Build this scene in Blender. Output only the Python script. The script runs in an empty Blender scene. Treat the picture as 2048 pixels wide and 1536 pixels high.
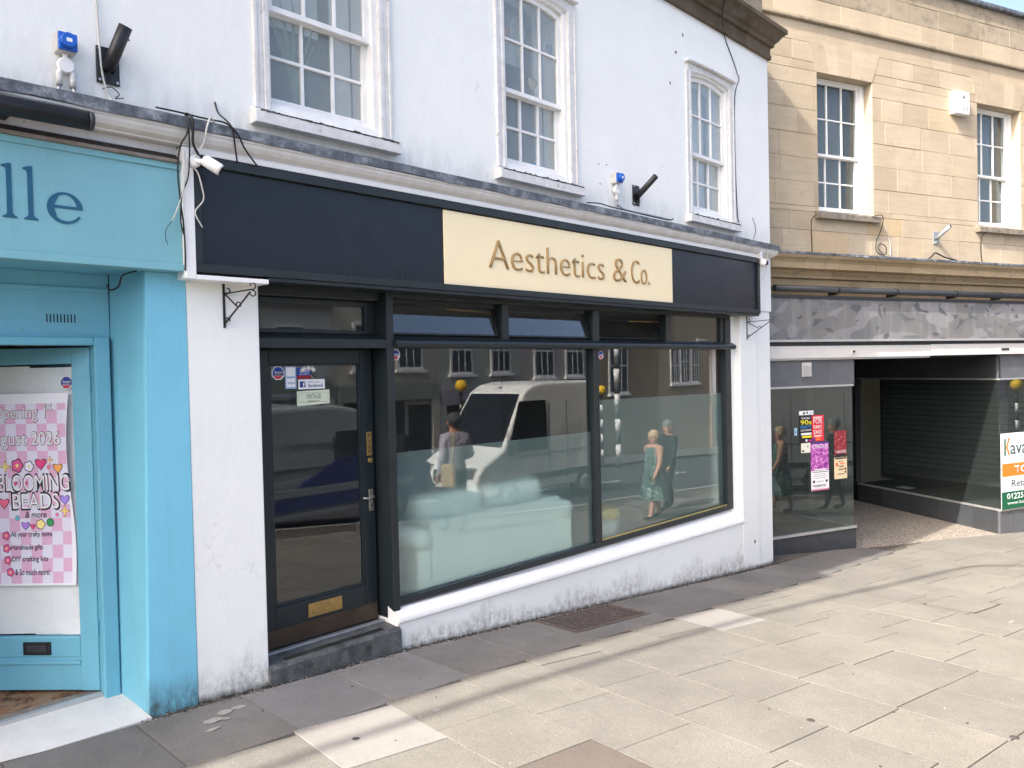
import bpy, bmesh, math, random
from mathutils import Vector, Matrix
import numpy as np

R_ = math.radians
scene = bpy.context.scene
COL = scene.collection
random.seed(7)

# ------------------------------------------------------------------ camera
cam_d = bpy.data.cameras.new('camera')
cam_d.sensor_fit = 'HORIZONTAL'
cam_d.sensor_width = 36.0
cam_d.lens = 1538.0 / 2048.0 * 36.0
cam_d.clip_start = 0.05
cam_d.clip_end = 2000.0
cam = bpy.data.objects.new('camera', cam_d)
COL.objects.link(cam)
yaw, pitch, roll = R_(44.5), R_(-1.1), R_(1.3)
fw = Vector((math.cos(pitch) * math.cos(yaw), math.cos(pitch) * math.sin(yaw), math.sin(pitch)))
rt = Vector((math.sin(yaw), -math.cos(yaw), 0))
up = rt.cross(fw)
rt2 = math.cos(roll) * rt - math.sin(roll) * up
up2 = math.sin(roll) * rt + math.cos(roll) * up
mw = Matrix((rt2, up2, -fw)).transposed().to_4x4()
mw.translation = Vector((0, -4.8, 2.05))
cam.matrix_world = mw
scene.camera = cam

# ------------------------------------------------------------------ light
EL, PHI = R_(43.0), R_(3.5)
S = Vector((-math.cos(PHI) * math.cos(EL), math.sin(PHI) * math.cos(EL), math.sin(EL)))
sun_d = bpy.data.lights.new('sun', 'SUN')
sun_d.energy = 2.55
sun_d.angle = R_(0.6)
sun_d.color = (1.0, 0.94, 0.85)
sun = bpy.data.objects.new('sun', sun_d)
COL.objects.link(sun)
sun.rotation_euler = (-S).to_track_quat('-Z', 'Y').to_euler()
sun.location = (-20, 5, 30)

world = bpy.data.worlds.new('World')
scene.world = world
world.use_nodes = True
wn = world.node_tree
wn.nodes.clear()
w_out = wn.nodes.new('ShaderNodeOutputWorld')
w_bg = wn.nodes.new('ShaderNodeBackground')
w_sky = wn.nodes.new('ShaderNodeTexSky')
w_sky.sky_type = 'NISHITA'
w_sky.sun_disc = False
w_sky.sun_elevation = EL
w_sky.sun_rotation = math.atan2(S.x, S.y)
w_sky.dust_density = 5.8
w_sky.air_density = 0.8
w_sky.ozone_density = 0.6
w_bg.inputs['Strength'].default_value = 0.15
wn.links.new(w_sky.outputs[0], w_bg.inputs['Color'])
wn.links.new(w_bg.outputs[0], w_out.inputs['Surface'])

scene.render.engine = 'CYCLES'
scene.cycles.use_denoising = True
scene.cycles.max_bounces = 10
scene.cycles.diffuse_bounces = 5
scene.cycles.glossy_bounces = 5
scene.cycles.transmission_bounces = 8
scene.cycles.transparent_max_bounces = 32
scene.cycles.sample_clamp_indirect = 6.0
scene.view_settings.view_transform = 'Standard'
scene.view_settings.look = 'None'
scene.view_settings.gamma = 1.0
scene.view_settings.use_curve_mapping = False
scene.view_settings.exposure = 1.78

# ------------------------------------------------------------------ helpers: nodes and materials
def srgb(r, g, b):
    f = lambda c: (c / 255 / 12.92) if c / 255 <= 0.04045 else ((c / 255 + 0.055) / 1.055) ** 2.4
    return (f(r), f(g), f(b))

class NT:
    def __init__(s, name):
        s.m = bpy.data.materials.new(name)
        s.m.use_nodes = True
        s.t = s.m.node_tree
        s.b = s.t.nodes['Principled BSDF']
        s.out = s.t.nodes['Material Output']
        s._co = None
    def n(s, typ, **kw):
        nd = s.t.nodes.new(typ)
        for k, v in kw.items():
            setattr(nd, k, v)
        return nd
    def l(s, a, b):
        s.t.links.new(a, b)
    def co(s):
        if s._co is None:
            s._co = s.n('ShaderNodeTexCoord').outputs['Object']
        return s._co
    def map(s, scale=(1, 1, 1), loc=(0, 0, 0), rot=(0, 0, 0), src=None):
        m = s.n('ShaderNodeMapping')
        m.inputs['Scale'].default_value = scale
        m.inputs['Location'].default_value = loc
        m.inputs['Rotation'].default_value = rot
        s.l(src or s.co(), m.inputs['Vector'])
        return m.outputs[0]
    def noise(s, scale, detail=4, rough=0.6, vec=None, dist=0.0):
        t = s.n('ShaderNodeTexNoise')
        t.inputs['Scale'].default_value = scale
        t.inputs['Detail'].default_value = detail
        t.inputs['Roughness'].default_value = rough
        t.inputs['Distortion'].default_value = dist
        s.l(vec or s.co(), t.inputs['Vector'])
        return t.outputs['Fac']
    def ramp(s, fac, stops, interp='LINEAR'):
        r = s.n('ShaderNodeValToRGB')
        r.color_ramp.interpolation = interp
        els = r.color_ramp.elements
        while len(els) > 1:
            els.remove(els[0])
        for i, (p, c) in enumerate(stops):
            e = els[0] if i == 0 else els.new(p)
            e.position = p
            e.color = (c, c, c, 1) if isinstance(c, (int, float)) else (c[0], c[1], c[2], 1)
        s.l(fac, r.inputs['Fac'])
        return r.outputs['Color']
    def math(s, op, a, b=None, clamp=False):
        m = s.n('ShaderNodeMath', operation=op, use_clamp=clamp)
        for i, v in enumerate((a, b)):
            if v is None:
                continue
            if isinstance(v, (int, float)):
                m.inputs[i].default_value = v
            else:
                s.l(v, m.inputs[i])
        return m.outputs[0]
    def mix(s, fac, a, b, blend='MIX'):
        m = s.n('ShaderNodeMix', data_type='RGBA', blend_type=blend)
        for i, v in ((0, fac), (6, a), (7, b)):
            if isinstance(v, (int, float)):
                m.inputs[i].default_value = v
            elif isinstance(v, tuple):
                m.inputs[i].default_value = (v[0], v[1], v[2], 1)
            else:
                s.l(v, m.inputs[i])
        return m.outputs[2]
    def xyz(s, src=None):
        x = s.n('ShaderNodeSeparateXYZ')
        s.l(src or s.co(), x.inputs[0])
        return x.outputs
    def bump(s, h, strength=0.3, dist=0.01):
        b = s.n('ShaderNodeBump')
        b.inputs['Strength'].default_value = strength
        b.inputs['Distance'].default_value = dist
        s.l(h, b.inputs['Height'])
        s.l(b.outputs[0], s.b.inputs['Normal'])
    def color(s, c):
        if isinstance(c, tuple):
            s.b.inputs['Base Color'].default_value = (c[0], c[1], c[2], 1)
        else:
            s.l(c, s.b.inputs['Base Color'])
    def set(s, rough=None, metal=None, spec=None):
        if rough is not None:
            s.b.inputs['Roughness'].default_value = rough
        if metal is not None:
            s.b.inputs['Metallic'].default_value = metal
        if spec is not None:
            s.b.inputs['Specular IOR Level'].default_value = spec
    def objrand(s):
        return s.n('ShaderNodeObjectInfo').outputs['Random']

def k(c, f):
    return tuple(min(1.0, x * f) for x in c)

def M(name, col, rough=0.55, var=0.12, scale=5.0, bump=0.0, bscale=60.0, metal=0.0, spec=0.4, speck=0.0, randv=0.0):
    t = NT(name)
    f = t.ramp(t.noise(scale, 5, 0.65), [(0.3, 0.0), (0.7, 1.0)])
    c = t.mix(f, k(col, 1 - var), k(col, 1 + var))
    if speck:
        sp = t.ramp(t.noise(140.0, 2, 0.5), [(0.35, 1 - speck), (0.65, 1 + speck)])
        c = t.mix(1.0, c, sp, 'MULTIPLY')
    if randv:
        rv = t.ramp(t.objrand(), [(0.0, 1 - randv), (1.0, 1 + randv)])
        c = t.mix(1.0, c, rv, 'MULTIPLY')
    t.color(c)
    rr = t.ramp(t.noise(scale * 2.3, 4), [(0.3, max(0.02, rough - 0.08)), (0.7, min(1, rough + 0.08))])
    t.l(rr, t.b.inputs['Roughness'])
    t.set(metal=metal, spec=spec)
    if bump:
        t.bump(t.noise(bscale, 5, 0.6), bump, 0.004)
    return t.m

def white_paint(name, ga=None, gb=0.0, base=(0.855, 0.87, 0.845), streak=0.10, dirt=1.0, ledge=False):
    """masonry paint: faint blotches, rain streaks, and (ga + gb*x = ground line) grime where the wall meets the pavement"""
    t = NT(name)
    n1 = t.ramp(t.noise(1.3, 6, 0.65), [(0.3, 0.0), (0.75, 1.0)])
    c = t.mix(n1, k(base, 0.955), k(base, 1.02))
    st = t.noise(1.0, 5, 0.7, t.map((9, 9, 0.55)))
    stf = t.ramp(st, [(0.52, 0.0), (0.8, streak)])
    c = t.mix(stf, c, k(base, 0.55))
    # broad repaint patches and hairline cracks
    pt = t.ramp(t.noise(0.55, 2, 0.5, None, 0.8), [(0.50, 0.0), (0.515, 0.22)])
    c = t.mix(pt, c, k(base, 0.93))
    vo = t.n('ShaderNodeTexVoronoi', feature='DISTANCE_TO_EDGE')
    vo.inputs['Scale'].default_value = 0.9
    wv = t.n('ShaderNodeVectorMath', operation='ADD')
    nzc = t.n('ShaderNodeTexNoise'); nzc.inputs['Scale'].default_value = 5; nzc.inputs['Detail'].default_value = 5
    t.l(t.co(), nzc.inputs['Vector']); t.l(t.co(), wv.inputs[0])
    sc_ = t.n('ShaderNodeVectorMath', operation='SCALE'); sc_.inputs['Scale'].default_value = 0.35
    t.l(nzc.outputs['Color'], sc_.inputs[0]); t.l(sc_.outputs[0], wv.inputs[1]); t.l(wv.outputs[0], vo.inputs['Vector'])
    cr = t.math('MULTIPLY', t.ramp(vo.outputs['Distance'], [(0.0, 0.22), (0.0025, 0.0)]), t.ramp(t.noise(0.8, 2), [(0.52, 0.0), (0.58, 1.0)]))
    c = t.mix(cr, c, (0.25, 0.24, 0.23))
    # chips and specks
    sp = t.ramp(t.noise(26, 3, 0.7), [(0.74, 0.0), (0.77, 0.7)])
    c = t.mix(sp, c, (0.30, 0.28, 0.25))
    if ledge:       # splash-back grime and runs just above the lead ledge
        lz = t.xyz()[2]
        lf = t.math('SUBTRACT', 1.0, t.math('DIVIDE', t.math('SUBTRACT', lz, 3.64), t.math('MULTIPLY', t.noise(1.0, 6, 0.7, t.map((7, 7, 1.2))), 0.55)))
        lf = t.math('MULTIPLY', t.math('MAXIMUM', lf, 0.0), t.ramp(t.noise(1.0, 6, 0.75, t.map((11, 11, 3))), [(0.38, 0.02), (0.68, 0.5)]), True)
        lf = t.math('MULTIPLY', lf, t.math('GREATER_THAN', lz, 3.6))
        c = t.mix(lf, c, (0.36, 0.345, 0.32))
    if ga is not None:
        x, y, z = t.xyz()
        h = t.math('SUBTRACT', z, t.math('MULTIPLY_ADD', x, gb))
        t.t.nodes[-1]
        # h = z - (ga + gb*x)
        mad = [n for n in t.t.nodes if n.type == 'MATH' and n.operation == 'MULTIPLY_ADD'][0]
        mad.inputs[2].default_value = ga
        g1 = t.noise(1.0, 10, 0.82, t.map((16, 16, 10)))
        g2 = t.noise(2.2, 3, 0.6)
        lim = t.math('MULTIPLY', t.math('MULTIPLY', t.math('ADD', g1, g2), 0.26 * dirt), t.ramp(t.noise(1.25, 3, 0.6), [(0.36, 0.22), (0.66, 1.35)]))
        f = t.math('SUBTRACT', 1.0, t.math('DIVIDE', h, lim))
        f = t.math('MULTIPLY', t.math('MAXIMUM', f, 0.0), t.ramp(g1, [(0.40, 0.03), (0.62, 1.5)]), True)
        c = t.mix(t.math('MULTIPLY', f, 0.68), c, (0.20, 0.19, 0.165))
        low = t.math('MULTIPLY', t.math('SUBTRACT', 1.0, t.math('DIVIDE', h, 0.045)), t.ramp(g1, [(0.3, 0.4), (0.6, 1.0)]), True)
        c = t.mix(low, c, (0.04, 0.04, 0.033))
    t.color(c)
    t.set(rough=0.62, spec=0.35)
    hb = t.math('ADD', t.math('MULTIPLY', t.noise(7, 6, 0.7), 1.0), t.math('MULTIPLY', t.noise(45, 4, 0.6), 0.25))
    t.bump(hb, 0.45, 0.012)
    return t.m

MAT = {}
MAT['wall'] = white_paint('white_masonry_paint', streak=0.07, ledge=True)
MAT['plinth'] = white_paint('white_plinth_paint', ga=0.20, gb=-0.0885, dirt=1.0)
MAT['pil_l'] = white_paint('white_pilaster_paint', ga=0.16, gb=-0.08, dirt=1.25)
MAT['pil_r'] = white_paint('white_pier_paint', ga=0.21, gb=-0.0895, dirt=0.5)
MAT['white_gloss'] = M('white_gloss_trim', (0.84, 0.84, 0.83), 0.35, 0.03, 3, spec=0.5)
def old_white():
    t = NT('flaking_white_paint')
    c = t.mix(t.ramp(t.noise(9, 5, 0.7), [(0.35, 0.0), (0.7, 1.0)]), (0.60, 0.595, 0.585), (0.76, 0.76, 0.75))
    fl = t.ramp(t.noise(14, 6, 0.72), [(0.63, 0.0), (0.66, 0.75)])
    c = t.mix(fl, c, (0.26, 0.235, 0.21))
    t.color(c)
    t.set(rough=0.6)
    t.bump(t.noise(16, 6, 0.7), 0.5, 0.008)
    return t.m
MAT['old_white'] = old_white()
MAT['surround'] = MAT['old_white']
def sash_white():
    t = NT('sash_white_paint')
    c = t.mix(t.ramp(t.noise(6, 4, 0.6), [(0.35, 0.0), (0.7, 1.0)]), (0.74, 0.74, 0.73), (0.84, 0.84, 0.83))
    fl = t.ramp(t.noise(30, 5, 0.75), [(0.67, 0.0), (0.71, 0.55)])
    c = t.mix(fl, c, (0.35, 0.32, 0.29))
    t.color(c)
    t.set(rough=0.45)
    return t.m
MAT['sash'] = sash_white()
def mould_white():
    t = NT('dirty_white_moulding')
    st = t.noise(1.0, 5, 0.7, t.map((5, 1, 1)))
    c = t.mix(t.ramp(st, [(0.35, 0.0), (0.75, 1.0)]), (0.64, 0.635, 0.63), (0.80, 0.80, 0.80))
    c = t.mix(t.ramp(t.noise(22, 5, 0.7), [(0.66, 0.0), (0.72, 0.6)]), c, (0.24, 0.22, 0.2))
    t.color(c)
    t.set(rough=0.65)
    t.bump(t.noise(18, 5), 0.3, 0.006)
    return t.m
MAT['mould'] = mould_white()
def lead():
    t = NT('weathered_lead')
    a = t.noise(11, 6, 0.72)
    c = t.ramp(a, [(0.32, (0.045, 0.055, 0.066)), (0.52, (0.12, 0.135, 0.155)), (0.68, (0.30, 0.32, 0.34))])
    c = t.mix(t.ramp(t.noise(40, 4), [(0.6, 0.0), (0.75, 0.6)]), c, (0.035, 0.035, 0.03))
    t.color(c)
    t.set(rough=0.6, metal=0.15)
    t.bump(t.noise(24, 5), 0.6, 0.01)
    return t.m
MAT['lead'] = lead()
MAT['signblack'] = M('sign_panel_paint', srgb(22, 30, 40), 0.32, 0.08, 2.0, spec=0.4)
MAT['signframe'] = M('sign_frame_paint', srgb(36, 43, 46), 0.38, 0.14, 4.0, spec=0.4)
MAT['shopframe'] = M('shopfront_paint', srgb(33, 41, 44), 0.38, 0.12, 4.0, spec=0.45, bump=0.05, bscale=30)
MAT['doorpaint'] = M('door_paint', srgb(27, 37, 42), 0.36, 0.12, 3.0, spec=0.45)
MAT['cream'] = M('cream_acrylic', srgb(250, 233, 192), 0.35, 0.02, 1.2, spec=0.4)
MAT['gold'] = M('gold_brown_letter', srgb(178, 146, 94), 0.4, 0.06, 8, spec=0.4)
MAT['goldedge'] = M('gold_letter_edge', srgb(146, 114, 66), 0.45, 0.06, 8)
def blue_paint(name, col, ga=None, gb=0.0):
    t = NT(name)
    c = t.mix(t.ramp(t.noise(2.0, 5, 0.6), [(0.3, 0.0), (0.7, 1.0)]), k(col, 0.93), k(col, 1.05))
    st = t.ramp(t.noise(1.0, 5, 0.7, t.map((10, 10, 0.7))), [(0.55, 0.0), (0.8, 0.18)])
    c = t.mix(st, c, k(col, 0.6))
    br = t.ramp(t.noise(1.0, 4, 0.7, t.map((60, 60, 2.5))), [(0.3, 0.975), (0.7, 1.02)])
    c = t.mix(1.0, c, br, 'MULTIPLY')
    sp = t.ramp(t.noise(19, 4, 0.75), [(0.70, 0.0), (0.715, 0.75)])
    c = t.mix(sp, c, (0.10, 0.13, 0.13))
    if ga is not None:
        x, y, z = t.xyz()
        h = t.math('SUBTRACT', z, ga)
        g1 = t.noise(1.0, 10, 0.82, t.map((13, 13, 6)))
        lim = t.math('MULTIPLY', t.math('ADD', g1, t.noise(2.4, 3)), 0.24)
        f = t.math('SUBTRACT', 1.0, t.math('DIVIDE', h, lim))
        f = t.math('MULTIPLY', t.math('MAXIMUM', f, 0.0), t.ramp(g1, [(0.36, 0.2), (0.64, 1.2)]), True)
        c = t.mix(f, c, (0.06, 0.085, 0.08))
    t.color(c)
    t.set(rough=0.45, spec=0.4)
    t.bump(t.noise(12, 4), 0.12, 0.006)
    return t.m
BLUE = (0.155, 0.43, 0.555)
MAT['blue'] = blue_paint('sky_blue_paint', BLUE)
MAT['bluepillar'] = blue_paint('sky_blue_pillar_paint', (0.20, 0.55, 0.72), ga=0.0)
MAT['bluesign'] = blue_paint('pale_blue_sign_paint', (0.21, 0.47, 0.54))
MAT['navy'] = M('dark_teal_letter', srgb(33, 92, 122), 0.5, 0.05)
MAT['black_iron'] = M('black_iron', (0.012, 0.012, 0.014), 0.42, 0.2, 12, spec=0.5, bump=0.15, bscale=80)
MAT['black_plastic'] = M('black_plastic', (0.016, 0.017, 0.02), 0.4, 0.15, 6)
MAT['darkgrey'] = M('dark_grey_powder_coat', (0.035, 0.04, 0.045), 0.42, 0.12, 5)
MAT['white_plastic'] = M('white_plastic', (0.80, 0.80, 0.79), 0.35, 0.03)
MAT['grey_plastic'] = M('pale_grey_plastic', (0.52, 0.51, 0.49), 0.45, 0.08, 9)
MAT['blue_plastic'] = M('socket_blue_plastic', (0.01, 0.11, 0.52), 0.35, 0.06)
MAT['brass'] = M('worn_brass', (0.40, 0.27, 0.10), 0.38, 0.18, 14, metal=0.7)
MAT['bronze'] = M('bronze_kick_plate', (0.075, 0.055, 0.042), 0.45, 0.25, 5, metal=0.6)
MAT['chrome'] = M('dull_nickel', (0.50, 0.48, 0.44), 0.3, 0.12, 10, metal=0.9)
MAT['galv'] = M('galvanised_steel', (0.42, 0.44, 0.46), 0.4, 0.15, 18, metal=0.7)
MAT['cable_black'] = M('black_cable', (0.013, 0.013, 0.014), 0.5, 0.1)
MAT['cable_white'] = M('grey_white_cable', (0.55, 0.54, 0.51), 0.5, 0.1)
MAT['step'] = M('dark_stone_step', (0.078, 0.085, 0.086), 0.6, 0.6, 9, bump=0.35, bscale=40, speck=0.3)
MAT['darkwood'] = M('dark_weathered_timber', (0.035, 0.026, 0.02), 0.7, 0.5, 12, bump=0.4, bscale=30)
MAT['greywood'] = M('grey_weathered_timber', (0.22, 0.19, 0.165), 0.75, 0.3, 12, bump=0.3, bscale=40)
def slab_mat(name, col, var=0.10, rv=0.13, spk=0.30):
    t = NT(name)
    rnd = t.objrand()
    wp = t.n('ShaderNodeNewGeometry').outputs['Position']
    big = t.ramp(t.noise(1.4, 5, 0.6, wp), [(0.3, 1 - var), (0.7, 1 + var)])
    mid = t.ramp(t.noise(9, 5, 0.7, wp), [(0.3, 0.93), (0.7, 1.05)])
    fine = t.ramp(t.noise(170, 3, 0.6, wp), [(0.32, 1 - spk), (0.68, 1 + spk)])
    c = t.mix(1.0, col, big, 'MULTIPLY')
    c = t.mix(1.0, c, mid, 'MULTIPLY')
    c = t.mix(1.0, c, fine, 'MULTIPLY')
    c = t.mix(1.0, c, t.ramp(rnd, [(0.0, (1 - rv, 1 - rv, 1 - rv * 0.8)), (0.5, (1, 1, 1)), (1.0, (1 + rv, 1 + rv * 0.85, 1 + rv * 0.6))]), 'MULTIPLY')
    c = t.mix(t.ramp(t.noise(2.6, 6, 0.75, wp), [(0.52, 0.0), (0.72, 0.30)]), c, k(col, 0.70))
    c = t.mix(t.ramp(t.noise(33, 4, 0.7, wp), [(0.66, 0.0), (0.72, 0.35)]), c, k(col, 1.45))
    # stains and pale scuffs with shapes of their own
    c = t.mix(t.ramp(t.noise(5.0, 5, 0.7, wp), [(0.66, 0.0), (0.74, 0.35)]), c, k(col, 0.55))
    c = t.mix(t.ramp(t.noise(17.0, 2, 0.5, wp), [(0.745, 0.0), (0.76, 0.55)]), c, (0.07, 0.065, 0.06))
    t.color(c)
    t.set(rough=0.78, spec=0.25)
    t.bump(t.math('ADD', t.noise(170, 3, 0.6, wp), t.math('MULTIPLY', t.noise(14, 4, 0.6, wp), 1.2)), 0.35, 0.004)
    return t.m
MAT['slab'] = slab_mat('buff_paving', (0.204, 0.191, 0.166), 0.12, 0.07, 0.36)
MAT['slab_grey'] = slab_mat('grey_paving', (0.158, 0.150, 0.140), 0.18, 0.08)
MAT['slab_blue'] = slab_mat('blue_grey_paving', (0.195, 0.19, 0.186), 0.12, 0.04, 0.22)
MAT['slab_pale'] = slab_mat('pale_paving', (0.28, 0.265, 0.245), 0.05, 0.05, 0.15)
MAT['slab_dark'] = slab_mat('dark_paving', (0.135, 0.115, 0.10), 0.08, 0.04, 0.25)
MAT['joint'] = M('sandy_joint', (0.095, 0.083, 0.068), 0.9, 0.45, 16, speck=0.3)
MAT['asphalt'] = M('asphalt', (0.055, 0.055, 0.057), 0.85, 0.2, 3, bump=0.3, bscale=120, speck=0.3)
MAT['roadpaint'] = M('road_paint', (0.72, 0.72, 0.70), 0.7, 0.1, 12)
MAT['kerb'] = M('kerb_stone', (0.30, 0.29, 0.28), 0.8, 0.15, 6, speck=0.2)
MAT['rust'] = M('rusty_iron', (0.13, 0.10, 0.088), 0.7, 0.4, 20, metal=0.3, bump=0.3)
MAT['void'] = M('dark_pit', (0.02, 0.018, 0.016), 0.95, 0.3)
MAT['litter'] = M('dry_leaf_litter', (0.22, 0.15, 0.08), 0.9, 0.4, 30)
MAT['pebble'] = M('pale_grit', (0.45, 0.42, 0.37), 0.9, 0.3, 30)
MAT['gum'] = M('trodden_gum', (0.06, 0.055, 0.05), 0.8, 0.2)
MAT['gum_pale'] = M('pale_spill', (0.32, 0.30, 0.275), 0.7, 0.1, 20)

def stone_mat(name, col, rv=0.12, dark=0.0, mul=1.0):
    t = NT(name)
    rnd = t.objrand()
    gp = t.n('ShaderNodeNewGeometry').outputs['Position']
    c = t.mix(t.ramp(t.noise(2.2, 5, 0.6, gp), [(0.3, 0.0), (0.7, 1.0)]), k(col, 0.9), k(col, 1.07))
    bed = t.noise(1.0, 5, 0.7, t.map((1.5, 1.5, 22), src=gp))
    c = t.mix(1.0, c, t.ramp(bed, [(0.35, 0.93), (0.7, 1.05)]), 'MULTIPLY')
    c = t.mix(1.0, c, t.ramp(rnd, [(0.0, (1 - rv, 1 - rv * 1.1, 1 - rv * 1.25)), (0.45, (1, 1, 1)), (0.8, (1 + rv * .5, 1 + rv * .5, 1 + rv * .6)), (0.93, (1 + rv * .5, 1 + rv * .5, 1 + rv * .6)), (1.0, (1.05, 0.97, 0.82))]), 'MULTIPLY')
    c = t.mix(t.ramp(t.noise(6, 6, 0.7, gp), [(0.6 - dark * 0.2, 0.0), (0.78 - dark * 0.15, 0.35 + dark * 0.5)]), c, (0.13, 0.115, 0.09))
    c = t.mix(t.ramp(t.noise(28, 3, 0.6, gp), [(0.69, 0.0), (0.73, 0.6)]), c, (0.12, 0.10, 0.08))
    c = t.mix(t.ramp(t.noise(1.1, 6, 0.75, gp), [(0.55, 0.0), (0.75, 0.25)]), c, k(col, 0.55))
    t.color(c)
    t.set(rough=0.85, spec=0.2)
    t.bump(t.math('ADD', t.noise(50, 5, 0.6, gp), t.noise(9, 4, 0.6, gp)), 0.25, 0.006)
    return t.m
MAT['stone'] = stone_mat('bath_stone', (0.425, 0.355, 0.26), 0.10)
MAT['stone_old'] = stone_mat('weathered_bath_stone', (0.33, 0.28, 0.205), 0.08, 0.55)
MAT['stone_orange'] = stone_mat('ochre_cornice_stone', (0.38, 0.295, 0.185), 0.1, 0.35)
MAT['stone_black'] = stone_mat('soot_blackened_stone', (0.125, 0.095, 0.068), 0.3, 0.9)
MAT['mortar'] = M('lime_mortar', (0.44, 0.38, 0.29), 0.9, 0.1, 20)
MAT['sillstone'] = M('dirty_sill_stone', (0.20, 0.175, 0.14), 0.85, 0.45, 14, bump=0.4, bscale=40)
MAT['granite'] = M('grey_granite', (0.105, 0.112, 0.125), 0.35, 0.14, 5, speck=0.35, spec=0.5, randv=0.08)
MAT['granite_dark'] = M('dark_granite', (0.05, 0.055, 0.062), 0.35, 0.16, 5, speck=0.3, spec=0.5, randv=0.15)
MAT['alu'] = M('satin_aluminium', (0.55, 0.55, 0.54), 0.38, 0.08, 8, metal=0.6)
MAT['shutterbox'] = M('off_white_shutter_box', (0.60, 0.585, 0.56), 0.45, 0.06, 3)
def terrazzo():
    t = NT('pebble_terrazzo')
    v = t.n('ShaderNodeTexVoronoi')
    v.inputs['Scale'].default_value = 75
    t.l(t.co(), v.inputs['Vector'])
    sep = t.n('ShaderNodeSeparateColor')
    t.l(v.outputs['Color'], sep.inputs[0])
    c = t.ramp(sep.outputs[0], [(0.0, (0.10, 0.08, 0.065)), (0.45, (0.24, 0.205, 0.17)), (0.75, (0.36, 0.315, 0.26)), (1.0, (0.56, 0.52, 0.46))])
    c = t.mix(1.0, c, t.ramp(t.noise(3, 4), [(0.3, 0.85), (0.7, 1.1)]), 'MULTIPLY')
    t.color(c)
    t.set(rough=0.7)
    return t.m
MAT['terrazzo'] = terrazzo()
def camo():
    t = NT('grey_camouflage_print')
    def blob(scale, thr, loc, sx=1.0):
        n = t.noise(scale, 1.2, 0.45, t.map((sx, 1, 1.5), loc, (0, R_(25), 0)), 0.9)
        return t.ramp(n, [(thr, 0.0), (thr + 0.008, 1.0)])
    c = t.mix(blob(1.7, 0.50, (3, 0, 1), 0.7), (0.215, 0.213, 0.218), (0.168, 0.164, 0.158))
    c = t.mix(blob(1.9, 0.56, (11, 2, 5), 0.7), c, (0.145, 0.147, 0.15))
    c = t.mix(blob(3.4, 0.63, (7, 8, 2), 1.0), c, (0.09, 0.092, 0.095))
    ghost = t.ramp(t.noise(1.0, 3, 0.6, t.map((7, 1, 0.4))), [(0.5, 0.0), (0.75, 0.22)])
    c = t.mix(ghost, c, (0.42, 0.42, 0.41))
    t.color(c)
    t.set(rough=0.5)
    return t.m
MAT['camo'] = camo()

def glass(name, ior=1.75, tint=(0.98, 0.992, 0.988), haze=0.0):
    m = bpy.data.materials.new(name)
    m.use_nodes = True
    t = m.node_tree
    t.nodes.clear()
    o = t.nodes.new('ShaderNodeOutputMaterial')
    tr = t.nodes.new('ShaderNodeBsdfTransparent')
    tr.inputs[0].default_value = (*tint, 1)
    gl = t.nodes.new('ShaderNodeBsdfGlossy')
    gl.inputs['Roughness'].default_value = 0.0
    gl.inputs['Color'].default_value = (0.95, 0.98, 1.0, 1)
    fr = t.nodes.new('ShaderNodeFresnel')
    geo = t.nodes.new('ShaderNodeNewGeometry')
    mr = t.nodes.new('ShaderNodeMapRange')      # the far face of a pane reflects like the near one
    mr.inputs[3].default_value = ior
    mr.inputs[4].default_value = 1.0 / ior
    t.links.new(geo.outputs['Backfacing'], mr.inputs[0])
    t.links.new(mr.outputs[0], fr.inputs['IOR'])
    mx = t.nodes.new('ShaderNodeMixShader')
    # float glass is very slightly wavy
    tc = t.nodes.new('ShaderNodeTexCoord')
    nz = t.nodes.new('ShaderNodeTexNoise')
    nz.inputs['Scale'].default_value = 1.6
    nz.inputs['Detail'].default_value = 0.0
    bp = t.nodes.new('ShaderNodeBump')
    bp.inputs['Strength'].default_value = 0.12
    bp.inputs['Distance'].default_value = 0.004
    t.links.new(tc.outputs['Object'], nz.inputs['Vector'])
    t.links.new(nz.outputs['Fac'], bp.inputs['Height'])
    t.links.new(bp.outputs[0], gl.inputs['Normal'])
    t.links.new(fr.outputs[0], mx.inputs[0])
    t.links.new(tr.outputs[0], mx.inputs[1])
    t.links.new(gl.outputs[0], mx.inputs[2])
    last = mx.outputs[0]
    if haze:
        df = t.nodes.new('ShaderNodeBsdfDiffuse')
        df.inputs[0].default_value = (0.55, 0.62, 0.62, 1)
        mh = t.nodes.new('ShaderNodeMixShader')
        mh.inputs[0].default_value = haze
        t.links.new(last, mh.inputs[1])
        t.links.new(df.outputs[0], mh.inputs[2])
        last = mh.outputs[0]
    t.links.new(last, o.inputs['Surface'])
    return m
MAT['glass'] = glass('shop_window_glass', 1.58)
MAT['glass_old'] = glass('old_sash_glass', 1.5, (0.97, 0.98, 0.975), haze=0.2)
MAT['glass_clear'] = glass('clear_sash_glass', 1.4, (0.8, 0.84, 0.85), haze=0.05)
MAT['glass_green'] = glass('green_tinted_glass', 1.5, (0.80, 0.86, 0.84), haze=0.02)
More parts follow.
